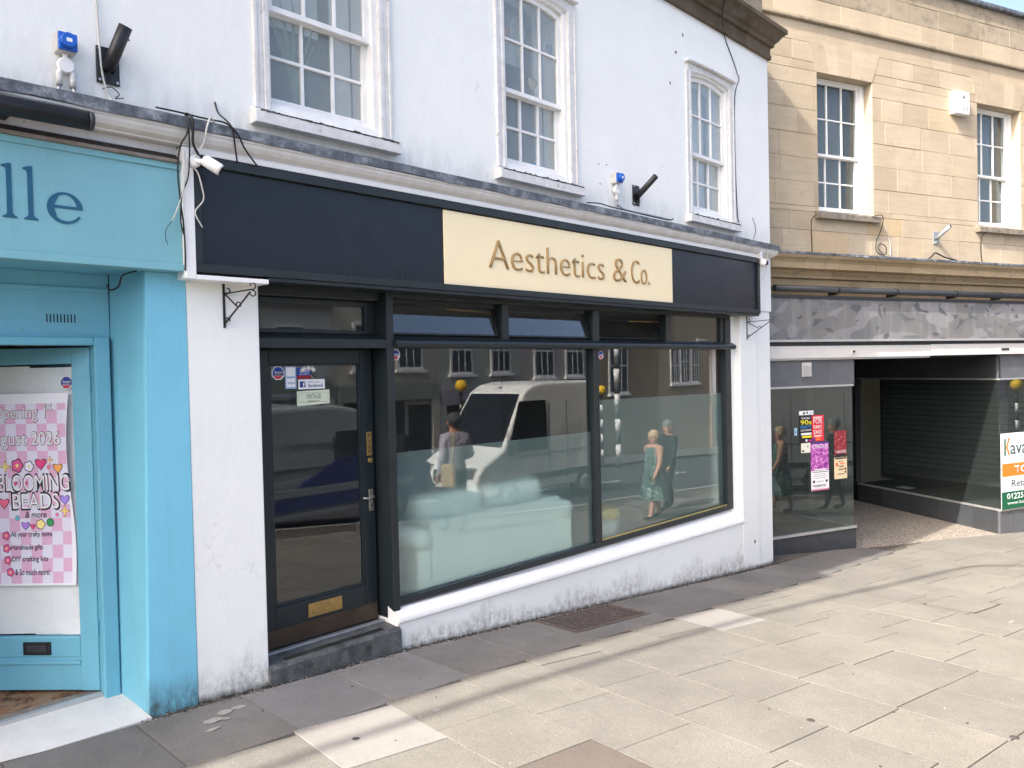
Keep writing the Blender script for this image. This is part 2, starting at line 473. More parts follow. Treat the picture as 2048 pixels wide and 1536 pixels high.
def film():
    m = bpy.data.materials.new('frosted_window_film')
    m.use_nodes = True
    t = m.node_tree
    t.nodes.clear()
    o = t.nodes.new('ShaderNodeOutputMaterial')
    rf = t.nodes.new('ShaderNodeBsdfRefraction')
    rf.inputs['Roughness'].default_value = 0.5
    rf.inputs['IOR'].default_value = 1.14
    rf.inputs['Color'].default_value = (0.95, 1.0, 0.975, 1)
    df = t.nodes.new('ShaderNodeBsdfDiffuse')
    df.inputs[0].default_value = (0.52, 0.68, 0.64, 1)
    mx = t.nodes.new('ShaderNodeMixShader')
    tc = t.nodes.new('ShaderNodeTexCoord')
    mp = t.nodes.new('ShaderNodeMapping')
    mp.inputs['Scale'].default_value = (1, 1, 0.25)
    nz = t.nodes.new('ShaderNodeTexNoise')
    nz.inputs['Scale'].default_value = 9
    nz.inputs['Detail'].default_value = 5
    rp = t.nodes.new('ShaderNodeMapRange')
    rp.inputs[1].default_value = 0.3
    rp.inputs[2].default_value = 0.75
    rp.inputs[3].default_value = 0.12
    rp.inputs[4].default_value = 0.17
    t.links.new(tc.outputs['Object'], mp.inputs[0])
    t.links.new(mp.outputs[0], nz.inputs['Vector'])
    t.links.new(nz.outputs['Fac'], rp.inputs[0])
    t.links.new(rp.outputs[0], mx.inputs[0])
    t.links.new(rf.outputs[0], mx.inputs[1])
    t.links.new(df.outputs[0], mx.inputs[2])
    t.links.new(mx.outputs[0], o.inputs['Surface'])
    return m
MAT['film'] = film()
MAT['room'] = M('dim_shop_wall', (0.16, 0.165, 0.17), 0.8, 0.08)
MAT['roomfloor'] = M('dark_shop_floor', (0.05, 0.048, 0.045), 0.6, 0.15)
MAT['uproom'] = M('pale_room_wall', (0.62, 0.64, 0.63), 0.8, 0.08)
MAT['curtain'] = M('net_curtain', (0.62, 0.66, 0.66), 0.9, 0.05)
MAT['curtain_grey'] = M('grey_curtain', (0.20, 0.22, 0.23), 0.9, 0.05)
MAT['sofa'] = M('white_leather', (0.90, 0.91, 0.88), 0.5, 0.02)
MAT['paper'] = M('white_paper', (0.86, 0.86, 0.87), 0.8, 0.05, 3, bump=0.1, bscale=6)
MAT['print_white'] = M('white_print', (0.80, 0.80, 0.80), 0.6, 0.02)
MAT['print_black'] = M('black_print', (0.015, 0.013, 0.02), 0.6, 0.02)
def flat(name, rgb, rough=0.6):
    if name not in MAT:
        MAT[name] = M(name, srgb(*rgb), rough, 0.03)
    return MAT[name]

# ------------------------------------------------------------------ helpers: meshes
class MB:
    def __init__(s):
        s.v, s.f, s.mi, s.sm = [], [], [], []
        s.cur = 0
    def add(s, vs, fs, smooth=False):
        o = len(s.v)
        s.v += [tuple(p) for p in vs]
        for f in fs:
            s.f.append(tuple(i + o for i in f))
            s.mi.append(s.cur)
            s.sm.append(smooth)
        return s
    def box(s, x0, x1, y0, y1, z0, z1):
        return s.add([(x0, y0, z0), (x1, y0, z0), (x1, y1, z0), (x0, y1, z0), (x0, y0, z1), (x1, y0, z1), (x1, y1, z1), (x0, y1, z1)],
                     [(0, 3, 2, 1), (4, 5, 6, 7), (0, 1, 5, 4), (1, 2, 6, 5), (2, 3, 7, 6), (3, 0, 4, 7)])
    def hexa(s, p):
        return s.add(p, [(0, 3, 2, 1), (4, 5, 6, 7), (0, 1, 5, 4), (1, 2, 6, 5), (2, 3, 7, 6), (3, 0, 4, 7)])
    def prism_y(s, xz, y0, y1, smooth=False):
        n = len(xz)
        vs = [(x, y0, z) for x, z in xz] + [(x, y1, z) for x, z in xz]
        return s.add(vs, [tuple(range(n)), tuple(range(2 * n - 1, n - 1, -1))] + [(i, i + n, (i + 1) % n + n, (i + 1) % n) for i in range(n)], smooth)
    def prism_x(s, yz, x0, x1, smooth=False):
        n = len(yz)
        vs = [(x0, y, z) for y, z in yz] + [(x1, y, z) for y, z in yz]
        return s.add(vs, [tuple(range(n - 1, -1, -1)), tuple(range(n, 2 * n))] + [(i, (i + 1) % n, (i + 1) % n + n, i + n) for i in range(n)], smooth)
    def prism_z(s, xy, z0, z1, smooth=False):
        n = len(xy)
        vs = [(x, y, z0) for x, y in xy] + [(x, y, z1) for x, y in xy]
        return s.add(vs, [tuple(range(n - 1, -1, -1)), tuple(range(n, 2 * n))] + [(i, (i + 1) % n, (i + 1) % n + n, i + n) for i in range(n)], smooth)
    def tube(s, pts, r, seg=10, caps=True, smooth=True):
        pts = [Vector(p) for p in pts]
        rs = r if isinstance(r, (list, tuple)) else [r] * len(pts)
        o = len(s.v)
        ref = None
        for i, p in enumerate(pts):
            d = (pts[min(i + 1, len(pts) - 1)] - pts[max(i - 1, 0)])
            d.normalize()
            if ref is None:
                ref = Vector((0, 0, 1)) if abs(d.z) < 0.9 else Vector((1, 0, 0))
            a = d.cross(ref)
            if a.length < 1e-5:
                a = d.cross(Vector((0, 1, 0)))
            a.normalize()
            b = a.cross(d)
            ref = b
            for j in range(seg):
                t = 2 * math.pi * j / seg
                q = p + (a * math.cos(t) + b * math.sin(t)) * rs[i]
                s.v.append(tuple(q))
        for i in range(len(pts) - 1):
            for j in range(seg):
                s.f.append((o + i * seg + j, o + i * seg + (j + 1) % seg, o + (i + 1) * seg + (j + 1) % seg, o + (i + 1) * seg + j))
                s.mi.append(s.cur); s.sm.append(smooth)
        if caps:
            s.f.append(tuple(o + j for j in range(seg - 1, -1, -1))); s.mi.append(s.cur); s.sm.append(False)
            e = o + (len(pts) - 1) * seg
            s.f.append(tuple(e + j for j in range(seg))); s.mi.append(s.cur); s.sm.append(False)
        return s
    def lathe(s, prof, c=(0, 0, 0), axis='z', seg=20, smooth=True):
        o = len(s.v)
        n = len(prof)
        for r, h in prof:
            for j in range(seg):
                t = 2 * math.pi * j / seg
                a, b = r * math.cos(t), r * math.sin(t)
                p = {'z': (a, b, h), 'y': (a, h, b), 'x': (h, a, b)}[axis]
                s.v.append((p[0] + c[0], p[1] + c[1], p[2] + c[2]))
        for i in range(n - 1):
            for j in range(seg):
                s.f.append((o + i * seg + j, o + i * seg + (j + 1) % seg, o + (i + 1) * seg + (j + 1) % seg, o + (i + 1) * seg + j))
                s.mi.append(s.cur); s.sm.append(smooth)
        s.f.append(tuple(o + j for j in range(seg))); s.mi.append(s.cur); s.sm.append(False)
        e = o + (n - 1) * seg
        s.f.append(tuple(e + j for j in range(seg))); s.mi.append(s.cur); s.sm.append(False)
        return s
    def ball(s, c, r, seg=14, rings=8, sc=(1, 1, 1)):
        prof = [(max(1e-4, math.sin(math.pi * i / rings)), -math.cos(math.pi * i / rings)) for i in range(rings + 1)]
        o = len(s.v)
        s.lathe(prof, seg=seg)
        for i in range(o, len(s.v)):
            p = s.v[i]
            s.v[i] = (c[0] + p[0] * r * sc[0], c[1] + p[1] * r * sc[1], c[2] + p[2] * r * sc[2])
        return s
    def xf(s, mat, start=0):
        for i in range(start, len(s.v)):
            s.v[i] = tuple(mat @ Vector(s.v[i]))
        return s
    def mesh(s, name):
        me = bpy.data.meshes.new(name)
        me.from_pydata(s.v, [], s.f)
        me.polygons.foreach_set('use_smooth', s.sm)
        me.polygons.foreach_set('material_index', s.mi)
        bm = bmesh.new()
        bm.from_mesh(me)
        bmesh.ops.recalc_face_normals(bm, faces=bm.faces)
        bm.to_mesh(me)
        bm.free()
        me.update()
        return me

def link(name, me, mats=None, parent=None, bevel=0.0, segs=2):
    o = bpy.data.objects.new(name, me)
    COL.objects.link(o)
    if mats:
        for m in (mats if isinstance(mats, (list, tuple)) else [mats]):
            m = MAT[m] if isinstance(m, str) else m
            if len(me.materials) < (len(mats) if isinstance(mats, (list, tuple)) else 1):
                me.materials.append(m)
    if parent:
        o.parent = parent
    if bevel:
        b = o.modifiers.new('bevel', 'BEVEL')
        b.width = bevel
        b.segments = segs
        b.limit_method = 'ANGLE'
        b.angle_limit = R_(40)
    return o

def part(name, mb, mats, parent=None, bevel=0.0, segs=2):
    return link(name, mb.mesh(name), mats, parent, bevel, segs)

def thing(name, label, cat, loc=(0, 0, 0), rz=0.0, group=None):
    o = bpy.data.objects.new(name, None)
    o.empty_display_size = 0.2
    COL.objects.link(o)
    o.location = loc
    o.rotation_euler = (0, 0, rz)
    o['label'] = label
    o['category'] = cat
    if group:
        o['group'] = group
    return o

def tag(o, label, cat, group=None):
    o['label'] = label
    o['category'] = cat
    if group:
        o['group'] = group
    return o

def struct(o):
    o['kind'] = 'structure'
    return o

def text_mesh(s, size=1.0, extrude=0.0, offset=0.0, bevel=0.0, align='LEFT', spacing=1.0, shear=0.0):
    cu = bpy.data.curves.new('lettering', 'FONT')
    cu.body = s
    cu.size = size
    cu.extrude = extrude
    cu.offset = offset
    cu.bevel_depth = bevel
    cu.align_x = align
    cu.space_character = spacing
    cu.shear = shear
    cu.resolution_u = 4
    ob = bpy.data.objects.new('lettering', cu)
    COL.objects.link(ob)
    dg = bpy.context.evaluated_depsgraph_get()
    me = bpy.data.meshes.new_from_object(ob.evaluated_get(dg))
    bpy.data.objects.remove(ob)
    bpy.data.curves.remove(cu)
    return me

def lettering(s, mat, parent, x0, x1, z0, y, zh=None, extrude=0.0004, offset=0.0, shear=0.0, name='lettering', spacing=1.0, mirror=False, rotz=0.0):
    """text standing in the local XZ plane, facing -y, fitted between x0 and x1 with its baseline box at z0 .. z0+zh"""
    me = text_mesh(s, 1.0, 0.0, offset, 0.0, 'LEFT', spacing, shear)
    co = np.empty(len(me.vertices) * 3)
    me.vertices.foreach_get('co', co)
    co = co.reshape(-1, 3)
    mn, mx = co.min(0), co.max(0)
    sx = (x1 - x0) / (mx[0] - mn[0])
    sz = sx if zh is None else zh / (mx[1] - mn[1])
    new = np.stack([(co[:, 0] - mn[0]) * sx + x0, np.full(len(co), y), (co[:, 1] - mn[1]) * sz + z0], 1)
    if mirror:
        new[:, 0] = x0 + x1 - new[:, 0]
    me.vertices.foreach_set('co', new.ravel())
    if extrude:
        bm = bmesh.new()
        bm.from_mesh(me)
        r = bmesh.ops.extrude_face_region(bm, geom=bm.faces[:])
        vs = [e for e in r['geom'] if isinstance(e, bmesh.types.BMVert)]
        bmesh.ops.translate(bm, verts=vs, vec=(0, -extrude, 0))
        bmesh.ops.recalc_face_normals(bm, faces=bm.faces)
        bm.to_mesh(me)
        bm.free()
    me.materials.clear()
    o = link(name, me, mat, parent)
    return o

# ------------------------------------------------------------------ ground levels
GX = [-60, -30, 0, 1.7, 2.0, 2.5, 3.55, 5.3, 6.95, 9.5, 12, 15.4, 20, 60]
GZ = [1.6, 1.0, .085, .012, 0, -.04, -.10, -.255, -.41, -.645, -.82, -1.01, -1.3, -3.0]
def g(x):
    return float(np.interp(x, GX, GZ))
KERB_Y = -5.0
def gz(x, y):
    if y >= KERB_Y:
        return g(x) - 0.012 * y
    return g(x) - 0.06 - 0.05 * (KERB_Y - y)

def sheet(x0, x1, y0, y1, fz, nx, ny):
    mb = MB()
    xs = sorted(set([x0 + (x1 - x0) * i / nx for i in range(nx + 1)] + [v for v in GX if x0 < v < x1]))
    ys = [y0 + (y1 - y0) * j / ny for j in range(ny + 1)]
    mb.v = [(x, y, fz(x, y)) for y in ys for x in xs]
    n = len(xs)
    for j in range(ny):
        for i in range(n - 1):
            mb.f.append((j * n + i, j * n + i + 1, (j + 1) * n + i + 1, (j + 1) * n + i))
            mb.mi.append(0); mb.sm.append(True)
    return mb

# ================================================================== GROUND
struct(part('ground', sheet(-300, 300, -300, 300, lambda x, y: gz(x, y) - 0.35 - (0.8 if y > 0.2 else 0), 24, 60), 'asphalt'))
pav = struct(part('pavement', sheet(-30, 40, KERB_Y, 0.6, lambda x, y: gz(x, y) - 0.012, 40, 3), 'joint'))
# paving slabs: courses run out from the shops, a grey margin course runs along them
SK, SL = -0.10, 0.085          # the field is laid a few degrees off the building line
def slab(xa, xb, ya, yb, mat, dz=0.0, skew=True):
    gap = 0.0035
    def P(x, y):
        if skew:
            return (x + SL * (y + 0.8), y + SK * (x - (xa + xb) / 2))
        return (x, y)
    poly = [P(xa + gap, ya + gap), P(xb - gap, ya + gap), P(xb - gap, yb - gap), P(xa + gap, yb - gap)]
    # trim to the line of the stone building's front
    nx_, ny_ = math.sin(R_(-20.5)), -math.cos(R_(-20.5))
    dist = lambda p: (p[0] - 10.0) * nx_ + (p[1] - 0.5) * ny_ - 0.012
    out = []
    for i in range(len(poly)):
        p, q = poly[i], poly[(i + 1) % len(poly)]
        dp, dq = dist(p), dist(q)
        if dp >= 0:
            out.append(p)
        if dp * dq < 0:
            t = dp / (dp - dq)
            out.append((p[0] + (q[0] - p[0]) * t, p[1] + (q[1] - p[1]) * t))
    if len(out) < 3:
        return None
    n = len(out)
    cx, cy = sum(p[0] for p in out) / n, sum(p[1] for p in out) / n
    e = 0.006
    inn = [(p[0] + (cx - p[0]) * e, p[1] + (cy - p[1]) * e) for p in out]
    vs = [(x, y, gz(x, y) - .05) for x, y in out] + [(x, y, gz(x, y) - .0035 + dz) for x, y in out] + [(x, y, gz(x, y) + dz) for x, y in inn]
    fs = [tuple(range(2 * n, 3 * n))]
    for i in range(n):
        j = (i + 1) % n
        fs += [(i, j, j + n, i + n), (i + n, j + n, j + 2 * n, i + 2 * n)]
    mb = MB()
    mb.add(vs, fs)
    return part('paving_slab', mb, mat, pav)

rs = random.Random(11)
edges = [-0.35, 0.3, 0.95, 1.60, 2.22, 2.87, 3.49, 4.15, 4.80, 5.48, 6.17, 6.88]
while edges[-1] < 17:
    edges.append(edges[-1] + 0.655 + rs.uniform(-.01, .01))
first = {2.22: [-1.43, -2.06], 2.87: [-1.38, -2.02], 3.49: [-1.62, -2.27], 4.15: [-1.0, -1.58, -2.21, -2.86], 4.80: [-1.19, -1.80, -2.44, -3.05],
         5.48: [-1.14, -1.76, -2.41, -3.10], 6.17: [-1.37, -1.9], 6.88: [-1.1, -1.72]}
for i in range(len(edges) - 1):
    xa, xb = edges[i], edges[i + 1]
    ys = [-0.81] + first.get(round(xa, 2), [-0.81 - rs.choice([0.22, 0.34, 0.46, 0.58])])
    while ys[-1] > -4.6:
        ys.append(ys[-1] - 0.63 + rs.uniform(-.02, .02))
    ys = [y for y in ys if y > KERB_Y + 0.25]
    for j in range(len(ys) - 1):
        y1, y0 = ys[j], ys[j + 1]
        xc = xa + SL * ((y0 + y1) / 2 + .8)
        mat = 'slab'
        if abs(xa - 2.22) < .01 and j == 0: mat = 'slab_pale'
        if abs(xa - 6.17) < .01 and j == 0: mat = 'slab_pale'
        if abs(xa - 2.87) < .01 and j == 2: mat = 'slab_dark'
        # room for the manhole cover
        if xa < 9.66 and xb > 8.75 and y1 > -2.75 and y0 < -2.15 and xa > 8.3:
            mat = 'slab'
        slab(xa, xb, y0, y1, mat, rs.uniform(-.0015, .0015))
# margin course beside the buildings
mx = [-0.4, 0.28, 0.94, 1.61, 2.26, 2.93, 3.58, 4.26, 5.03, 6.16, 6.95, 7.7, 8.4, 9.15, 9.85, 10.6, 11.4, 12.2]
for i in range(len(mx) - 1):
    mat = 'slab_blue' if 2.2 < mx[i] < 3.0 else 'slab_grey'
    if 5.0 < mx[i] < 5.1:      # round the drain grate
        slab(mx[i], mx[i + 1], -0.805, -0.565, mat, 0, False)
    else:
        slab(mx[i], mx[i + 1], -0.805, -0.055, mat, rs.uniform(-.001, .001), False)
# drain grate: iron frame and bars over a pit
gr = thing('drain_grate', 'rusty iron slotted drain grate set in the paving under the shop window', 'grate', (5.6, -0.31, gz(5.6, -0.31)))
def gl(x, y, d):
    return (x - 5.6, y + 0.31, gz(x, y) - gz(5.6, -0.31) + d)
mb = MB()
for (xa, xb, ya, yb) in ((5.05, 5.09, -.56, -.06), (6.11, 6.15, -.56, -.06), (5.09, 6.11, -.56, -.53), (5.09, 6.11, -.09, -.06)):
    mb.hexa([gl(xa, ya, -.06), gl(xb, ya, -.06), gl(xb, yb, -.06), gl(xa, yb, -.06), gl(xa, ya, .001), gl(xb, ya, .001), gl(xb, yb, .001), gl(xa, yb, .001)])
part('frame', mb, 'rust', gr)
mb = MB()
mb.hexa([gl(5.09, -.53, -.16), gl(6.11, -.53, -.16), gl(6.11, -.09, -.16), gl(5.09, -.09, -.16), gl(5.09, -.53, -.045), gl(6.11, -.53, -.045), gl(6.11, -.09, -.045), gl(5.09, -.09, -.045)])
part('pit', mb, 'void', gr)
for i in range(11):
    y = -.518 + i * 0.0395
    mb = MB()
    mb.hexa([gl(5.09, y, -.05), gl(6.11, y, -.05), gl(6.11, y + .020, -.05), gl(5.09, y + .020, -.05), gl(5.09, y, -.003), gl(6.11, y, -.003), gl(6.11, y + .020, -.003), gl(5.09, y + .020, -.003)])
    part('bar', mb, 'rust', gr)
# manhole cover: slab tray with iron corner pieces
mh = thing('manhole_cover', 'recessed paving manhole cover with dark iron edge and corner lifting eyes', 'manhole cover', (9.25, -2.45, gz(9.25, -2.45)))
mxs, mys = (8.9, 9.62), (-2.7, -2.2)
def ml(x, y, d):
    X, Y = x + SL * (y + .8) * 0.4, y + SK * (x - 9.25)
    return (X - 9.25, Y + 2.45, gz(X, Y) - gz(9.25, -2.45) + d)
def flatrect(mb, xa, xb, ya, yb, d0, d1, f):
    mb.hexa([f(xa, ya, d0), f(xb, ya, d0), f(xb, yb, d0), f(xa, yb, d0), f(xa, ya, d1), f(xb, ya, d1), f(xb, yb, d1), f(xa, yb, d1)])
mb = MB()
flatrect(mb, 8.9, 9.62, -2.7, -2.2, -.02, .0045, ml)
part('rim', mb, 'rust', mh)
mb = MB()
flatrect(mb, 8.912, 9.608, -2.688, -2.212, -.018, .007, ml)
part('tray', mb, 'slab', mh)
for (cx, cy) in ((8.9, -2.7), (9.62, -2.7), (8.9, -2.2), (9.62, -2.2)):
    mb = MB()
    sx, sy = (1 if cx < 9 else -1), (1 if cy < -2.4 else -1)
    mb.add([ml(cx, cy, .0085), ml(cx + .07 * sx, cy, .0085), ml(cx, cy + .06 * sy, .0085), ml(cx, cy, .0), ml(cx + .07 * sx, cy, .0), ml(cx, cy + .06 * sy, .0)],
           [(0, 1, 2), (3, 4, 5), (0, 1, 4, 3), (1, 2, 5, 4), (2, 0, 3, 5)])
    part('corner_eye', mb, 'rust', mh)

# grit, dry leaves and weeds gathered along the wall foot; trodden gum
def debris(name, mat, n, box, size, seed, label):
    r = random.Random(seed)
    mb = MB()
    for i in range(n):
        x, y = box(r)
        s_ = size * r.uniform(.4, 1.4)
        a = r.uniform(0, math.pi)
        z = gz(x, y) + 0.002
        c, s2 = math.cos(a) * s_, math.sin(a) * s_
        h = s_ * r.uniform(.1, .5)
        mb.add([(x + c, y + s2, z), (x - s2 * .5, y + c * .5, z), (x - c, y - s2, z), (x + s2 * .5, y - c * .5, z), (x, y, z + h)], [(0, 1, 4), (1, 2, 4), (2, 3, 4), (3, 0, 4), (3, 2, 1, 0)])
    o = part(name, mb, mat)
    o['kind'] = 'stuff'
    o['label'] = label
    return o
debris('grit', 'pebble', 700, lambda r: (r.uniform(1.6, 10.2), -0.03 - abs(r.gauss(0, .045))), 0.006, 3, 'pale grit gathered along the foot of the white wall')
debris('dirt', 'void', 1500, lambda r: (r.uniform(1.65, 10.3), -0.015 - abs(r.gauss(0, .028))), 0.010, 4, 'dark dirt and moss along the foot of the white wall')
debris('leaf_litter', 'litter', 70, lambda r: (r.gauss(5.85, .2), r.uniform(-.55, -.04)), 0.011, 5, 'dry leaf litter caught on the drain grate')
debris('crumbs', 'pebble', 140, lambda r: (r.uniform(2, 9), r.uniform(-3.9, -.85)), 0.006, 6, 'pale crumbs scattered over the sunny paving')
debris('joint_grit', 'litter', 420, lambda r: (r.uniform(.9, 7.5), -0.81 + r.gauss(0, .012)), 0.007, 8, 'grit lying in the long paving joint')
mb = MB()
r = random.Random(21)
for i in range(22):
    x, y = r.uniform(1.2, 9.5), r.uniform(-3.9, -.12)
    rr = r.uniform(.004, .010)
    o = len(mb.v)
    mb.lathe([(rr, 0.0), (rr * .8, .0035)], (x, y, gz(x, y) + .0015), seg=9)
for (x, y) in ((2.42, -1.12), (4.62, -2.78), (5.3, -3.72)):
    mb.lathe([(.026, 0.0), (.02, .004)], (x, y, gz(x, y) + .0015), seg=10)
o = part('gum', mb, 'gum'); o['kind'] = 'stuff'; o['label'] = 'dark trodden gum spots dotted over the paving'
mb = MB()
for (x, y, a, b) in ((1.95, -.33, .07, .04), (2.06, -.26, .05, .045), (2.16, -.24, .06, .03), (1.9, -.45, .05, .02), (2.02, -.36, .03, .02), (3.02, -1.12, .03, .008), (8.75, -3.0, .09, .015)):
    pts = [(x + math.cos(t * .6283) * a * r.uniform(.6, 1.1), y + math.sin(t * .6283) * b * r.uniform(.6, 1.1)) for t in range(10)]
    mb.add([(px, py, gz(px, py) + .003) for px, py in pts] + [(px, py, gz(px, py) - .001) for px, py in pts], [tuple(range(10)), tuple(range(19, 9, -1))] + [(i, (i + 1) % 10, (i + 1) % 10 + 10, i + 10) for i in range(10)])
o = part('spill', mb, 'gum_pale'); o['kind'] = 'stuff'; o['label'] = 'dried pale spills on the paving'
# weeds at the wall foot
mb = MB()
for (wx, n) in ((4.05, 26), (4.9, 18), (7.6, 20), (8.55, 24), (9.45, 26), (9.9, 22), (5.3, 12), (3.62, 10)):
    for i in range(n):
        x, y = wx + r.gauss(0, .06), -.02 - abs(r.gauss(0, .015))
        z = gz(x, y)
        h = r.uniform(.01, .035)
        dx, dy = r.uniform(-.015, .015), -r.uniform(0, .02)
        mb.add([(x - .002, y, z - .002), (x + .002, y, z - .002), (x + dx, y + dy, z + h)], [(0, 1, 2)])
MAT['weed'] = M('dull_weed_green', (0.06, 0.07, 0.025), 0.8, 0.4, 30)
o = part('weeds', mb, 'weed'); o['kind'] = 'stuff'; o['label'] = 'tiny weeds growing where wall meets paving'

# ================================================================== WHITE BUILDING
WB = thing('white_building', 'white painted terrace with flaking sash windows above the dark shopfront', 'building')
WX1 = 9.93
WINS = [(2.60, 3.53), (4.86, 5.76), (7.95, 8.87)]
ZS, ZH, RISE = 3.87, 5.46, 0.05
def arch(x0, x1, z, rise, n=10):
    return [(x0 + (x1 - x0) * i / n, z + rise * (1 - (2 * i / n - 1) ** 2)) for i in range(n + 1)]
mb = MB()
xs = [-16.0] + [v for w in WINS for v in w] + [WX1]
for i in range(0, len(xs), 2):
    mb.box(xs[i], xs[i + 1], 0.0, 0.3, 2.75, 6.16)
for (a, b) in WINS:
    mb.box(a, b, 0.0, 0.3, 2.75, ZS)
    top = arch(a, b, ZH, RISE)
    mb.prism_y([(b, 6.16), (a, 6.16)] + top, 0.0, 0.3)
mb.box(WX1 - .3, WX1, .3, 6.0, -1.2, 6.16)
mb.box(-16, -15.7, .3, 6.0, -1.2, 6.16)
mb.box(-16, WX1, 6.0, 6.3, -1.2, 6.16)
part('wall', mb, 'wall', WB)
mb = MB()
mb.box(-16, -1.2, 0.0, .3, -1.0, 2.75)
part('ground_floor_wall', mb, 'wall', WB)
mb = MB()
mb.box(-16, WX1 + .02, .02, 6.3, 6.16, 6.75)
part('roof', mb, 'lead', WB)
# upper floor room behind the sashes
mb = MB()
mb.box(-15.6, WX1 - .31, 3.2, 3.25, 2.85, 6.1)
mb.box(-15.6, WX1 - .31, .31, 3.2, 2.8, 2.85)
mb.box(-15.6, WX1 - .31, .31, 3.2, 6.05, 6.1)
mb.box(4.2, 4.25, .31, 3.2, 2.85, 6.05)
mb.box(6.8, 6.85, .31, 3.2, 2.85, 6.05)
part('upper_room', mb, 'uproom', WB)

def sash_window(parent, a, b, zs, zh, rise, yb, name_mat='sash', gm='glass_old', sill='old_white', arch_trim=True, tx=0.0, sillx=0.13, wall_arch=True):
    """box sash with two six-pane sashes; local x a..b, yb = depth of the upper sash face"""
    W = bpy.data.objects.new('sash_window', None)
    COL.objects.link(W)
    W.parent = parent
    # lining
    mb = MB()
    t = 0.035
    mb.box(a, a + t, yb - .035, .29, zs, zh)
    mb.box(b - t - .02, b, yb - .035, .29, zs, zh)
    top = arch(a + t, b - t - .02, zh - .02, rise)
    mb.prism_y([(b - t - .02, zh + .0), (a + t, zh + .0)] + top if rise == 0 else [(p[0], p[1] + .035) for p in reversed(top)] + top, yb - .035, .29)
    mb.box(a + t, b - t - .02, yb - .02, .29, zs, zs + .03)
    part('lining', mb, name_mat, W, .004)
    if arch_trim:
        mb = MB()
        for (u0, u1, p) in ((a - .10, a - .07, -.022), (a - .07, a - .03, -.014), (a - .03, a + .012, -.02)):
            mb.box(u0, u1, p, .02, zs - .04, zh + .02)
        for (u0, u1, p) in ((b - .012, b + .03, -.02), (b + .03, b + .07, -.014), (b + .07, b + .10, -.022)):
            mb.box(u0, u1, p, .02, zs - .04, zh + .02)
        A = arch(a - .06, b + .06, zh + .0, rise * 1.05)
        mb.prism_y([(b + .06, zh + .112), (a - .06, zh + .112)] + A, -.014, .02)
        A = arch(a - .105, b + .105, zh + .105, rise * .35)
        mb.prism_y([(p[0], p[1] + .022) for p in reversed(A)] + A, -.06, .02)
        part('architrave', mb, sill, W, .006)
    # sashes
    x0, x1 = a + t, b - t - .02
    zm = zs + (zh - zs) * 0.432
    st, mt = 0.042, 0.022
    def make(zlo, zhi, y0, y1, curve, railb, name):
        mb = MB()
        mb.box(x0, x0 + st, y0, y1, zlo, zhi)
        mb.box(x1 - st, x1, y0, y1, zlo, zhi)
        mb.box(x0 + st, x1 - st, y0, y1, zlo, zlo + railb)
        if curve:
            A = arch(x0 + st, x1 - st, zhi - .05, rise * .95)
            mb.prism_y([(p[0], p[1] + .055) for p in reversed(A)] + A, y0, y1)
        else:
            mb.box(x0 + st, x1 - st, y0, y1, zhi - .045, zhi)
        cols = [x0 + st + (x1 - x0 - 2 * st) * i / 3 for i in (1, 2)]
        hz = zhi + (rise * .85 - .02 if curve else -.045)
        for c in cols:
            mb.box(c - mt / 2, c + mt / 2, y0 + .006, y1 - .004, zlo + railb, hz)
        zz = zlo + railb + (hz - zlo - railb) * .5
        cs = [x0 + st] + [c for cc in cols for c in (cc - mt / 2, cc + mt / 2)] + [x1 - st]
        for i in range(3):
            mb.box(cs[2 * i], cs[2 * i + 1], y0 + .008, y1 - .006, zz - mt / 2, zz + mt / 2)
        S_ = part(name, mb, name_mat, W, .003)
        yy = (y0 + y1) / 2 + .004
        for i in range(3):
            for (za, zb_) in ((zlo + railb, zz - mt / 2), (zz + mt / 2, hz + (.03 if curve else 0))):
                m2 = MB()
                r = random.Random(int(a * 100) + i + int(za * 50))
                j = [r.uniform(-.0042, .0042) for _ in range(4)]
                xa, xb = cs[2 * i] - .004, cs[2 * i + 1] + .004
                za2, zb2 = za - .004, zb_ + .004
                m2.hexa([(xa, yy + j[0], za2), (xb, yy + j[1], za2), (xb, yy + .004 + j[1], za2), (xa, yy + .004 + j[0], za2),
                         (xa, yy + j[2], zb2), (xb, yy + j[3], zb2), (xb, yy + .004 + j[3], zb2), (xa, yy + .004 + j[2], zb2)])
                part('pane', m2, gm, W)
        return S_
    make(zm - .02, zh - .02, yb, yb + .04, rise > 0, .04, 'upper_sash')
    make(zs + .03, zm + .02, yb + .045, yb + .085, False, .06, 'lower_sash')
    # sill
    mb = MB()
    r = random.Random(int(a * 77))
    n = 70
    xa, xb = a - sillx, b + sillx
    ft, fb, bt = [], [], []
    for i in range(n + 1):
        x = xa + (xb - xa) * i / n
        ch = -abs(r.gauss(0, .0025)) - (0.010 if r.random() < .08 else 0)
        ft.append((x, -.085 + r.uniform(-.0006, .0006), zs - .07 + ch))
        fb.append((x, -.085 + r.uniform(-.0006, .0006), zs - .155 + r.uniform(-.0012, .0012)))
        bt.append((x, .1, zs - .005))
    bb = [(p[0], .0, zs - .155) for p in fb]
    vs = ft + fb + bt + bb
    N = n + 1
    fs = []
    for i in range(n):
        fs += [(i, i + 1, N + i + 1, N + i), (2 * N + i, 2 * N + i + 1, i + 1, i), (N + i, N + i + 1, 3 * N + i + 1, 3 * N + i)]
    fs += [(0, N, 3 * N, 2 * N), (n, N + n, 3 * N + n, 2 * N + n)]
    mb.add(vs, fs)
    part('sill', mb, sill, W)
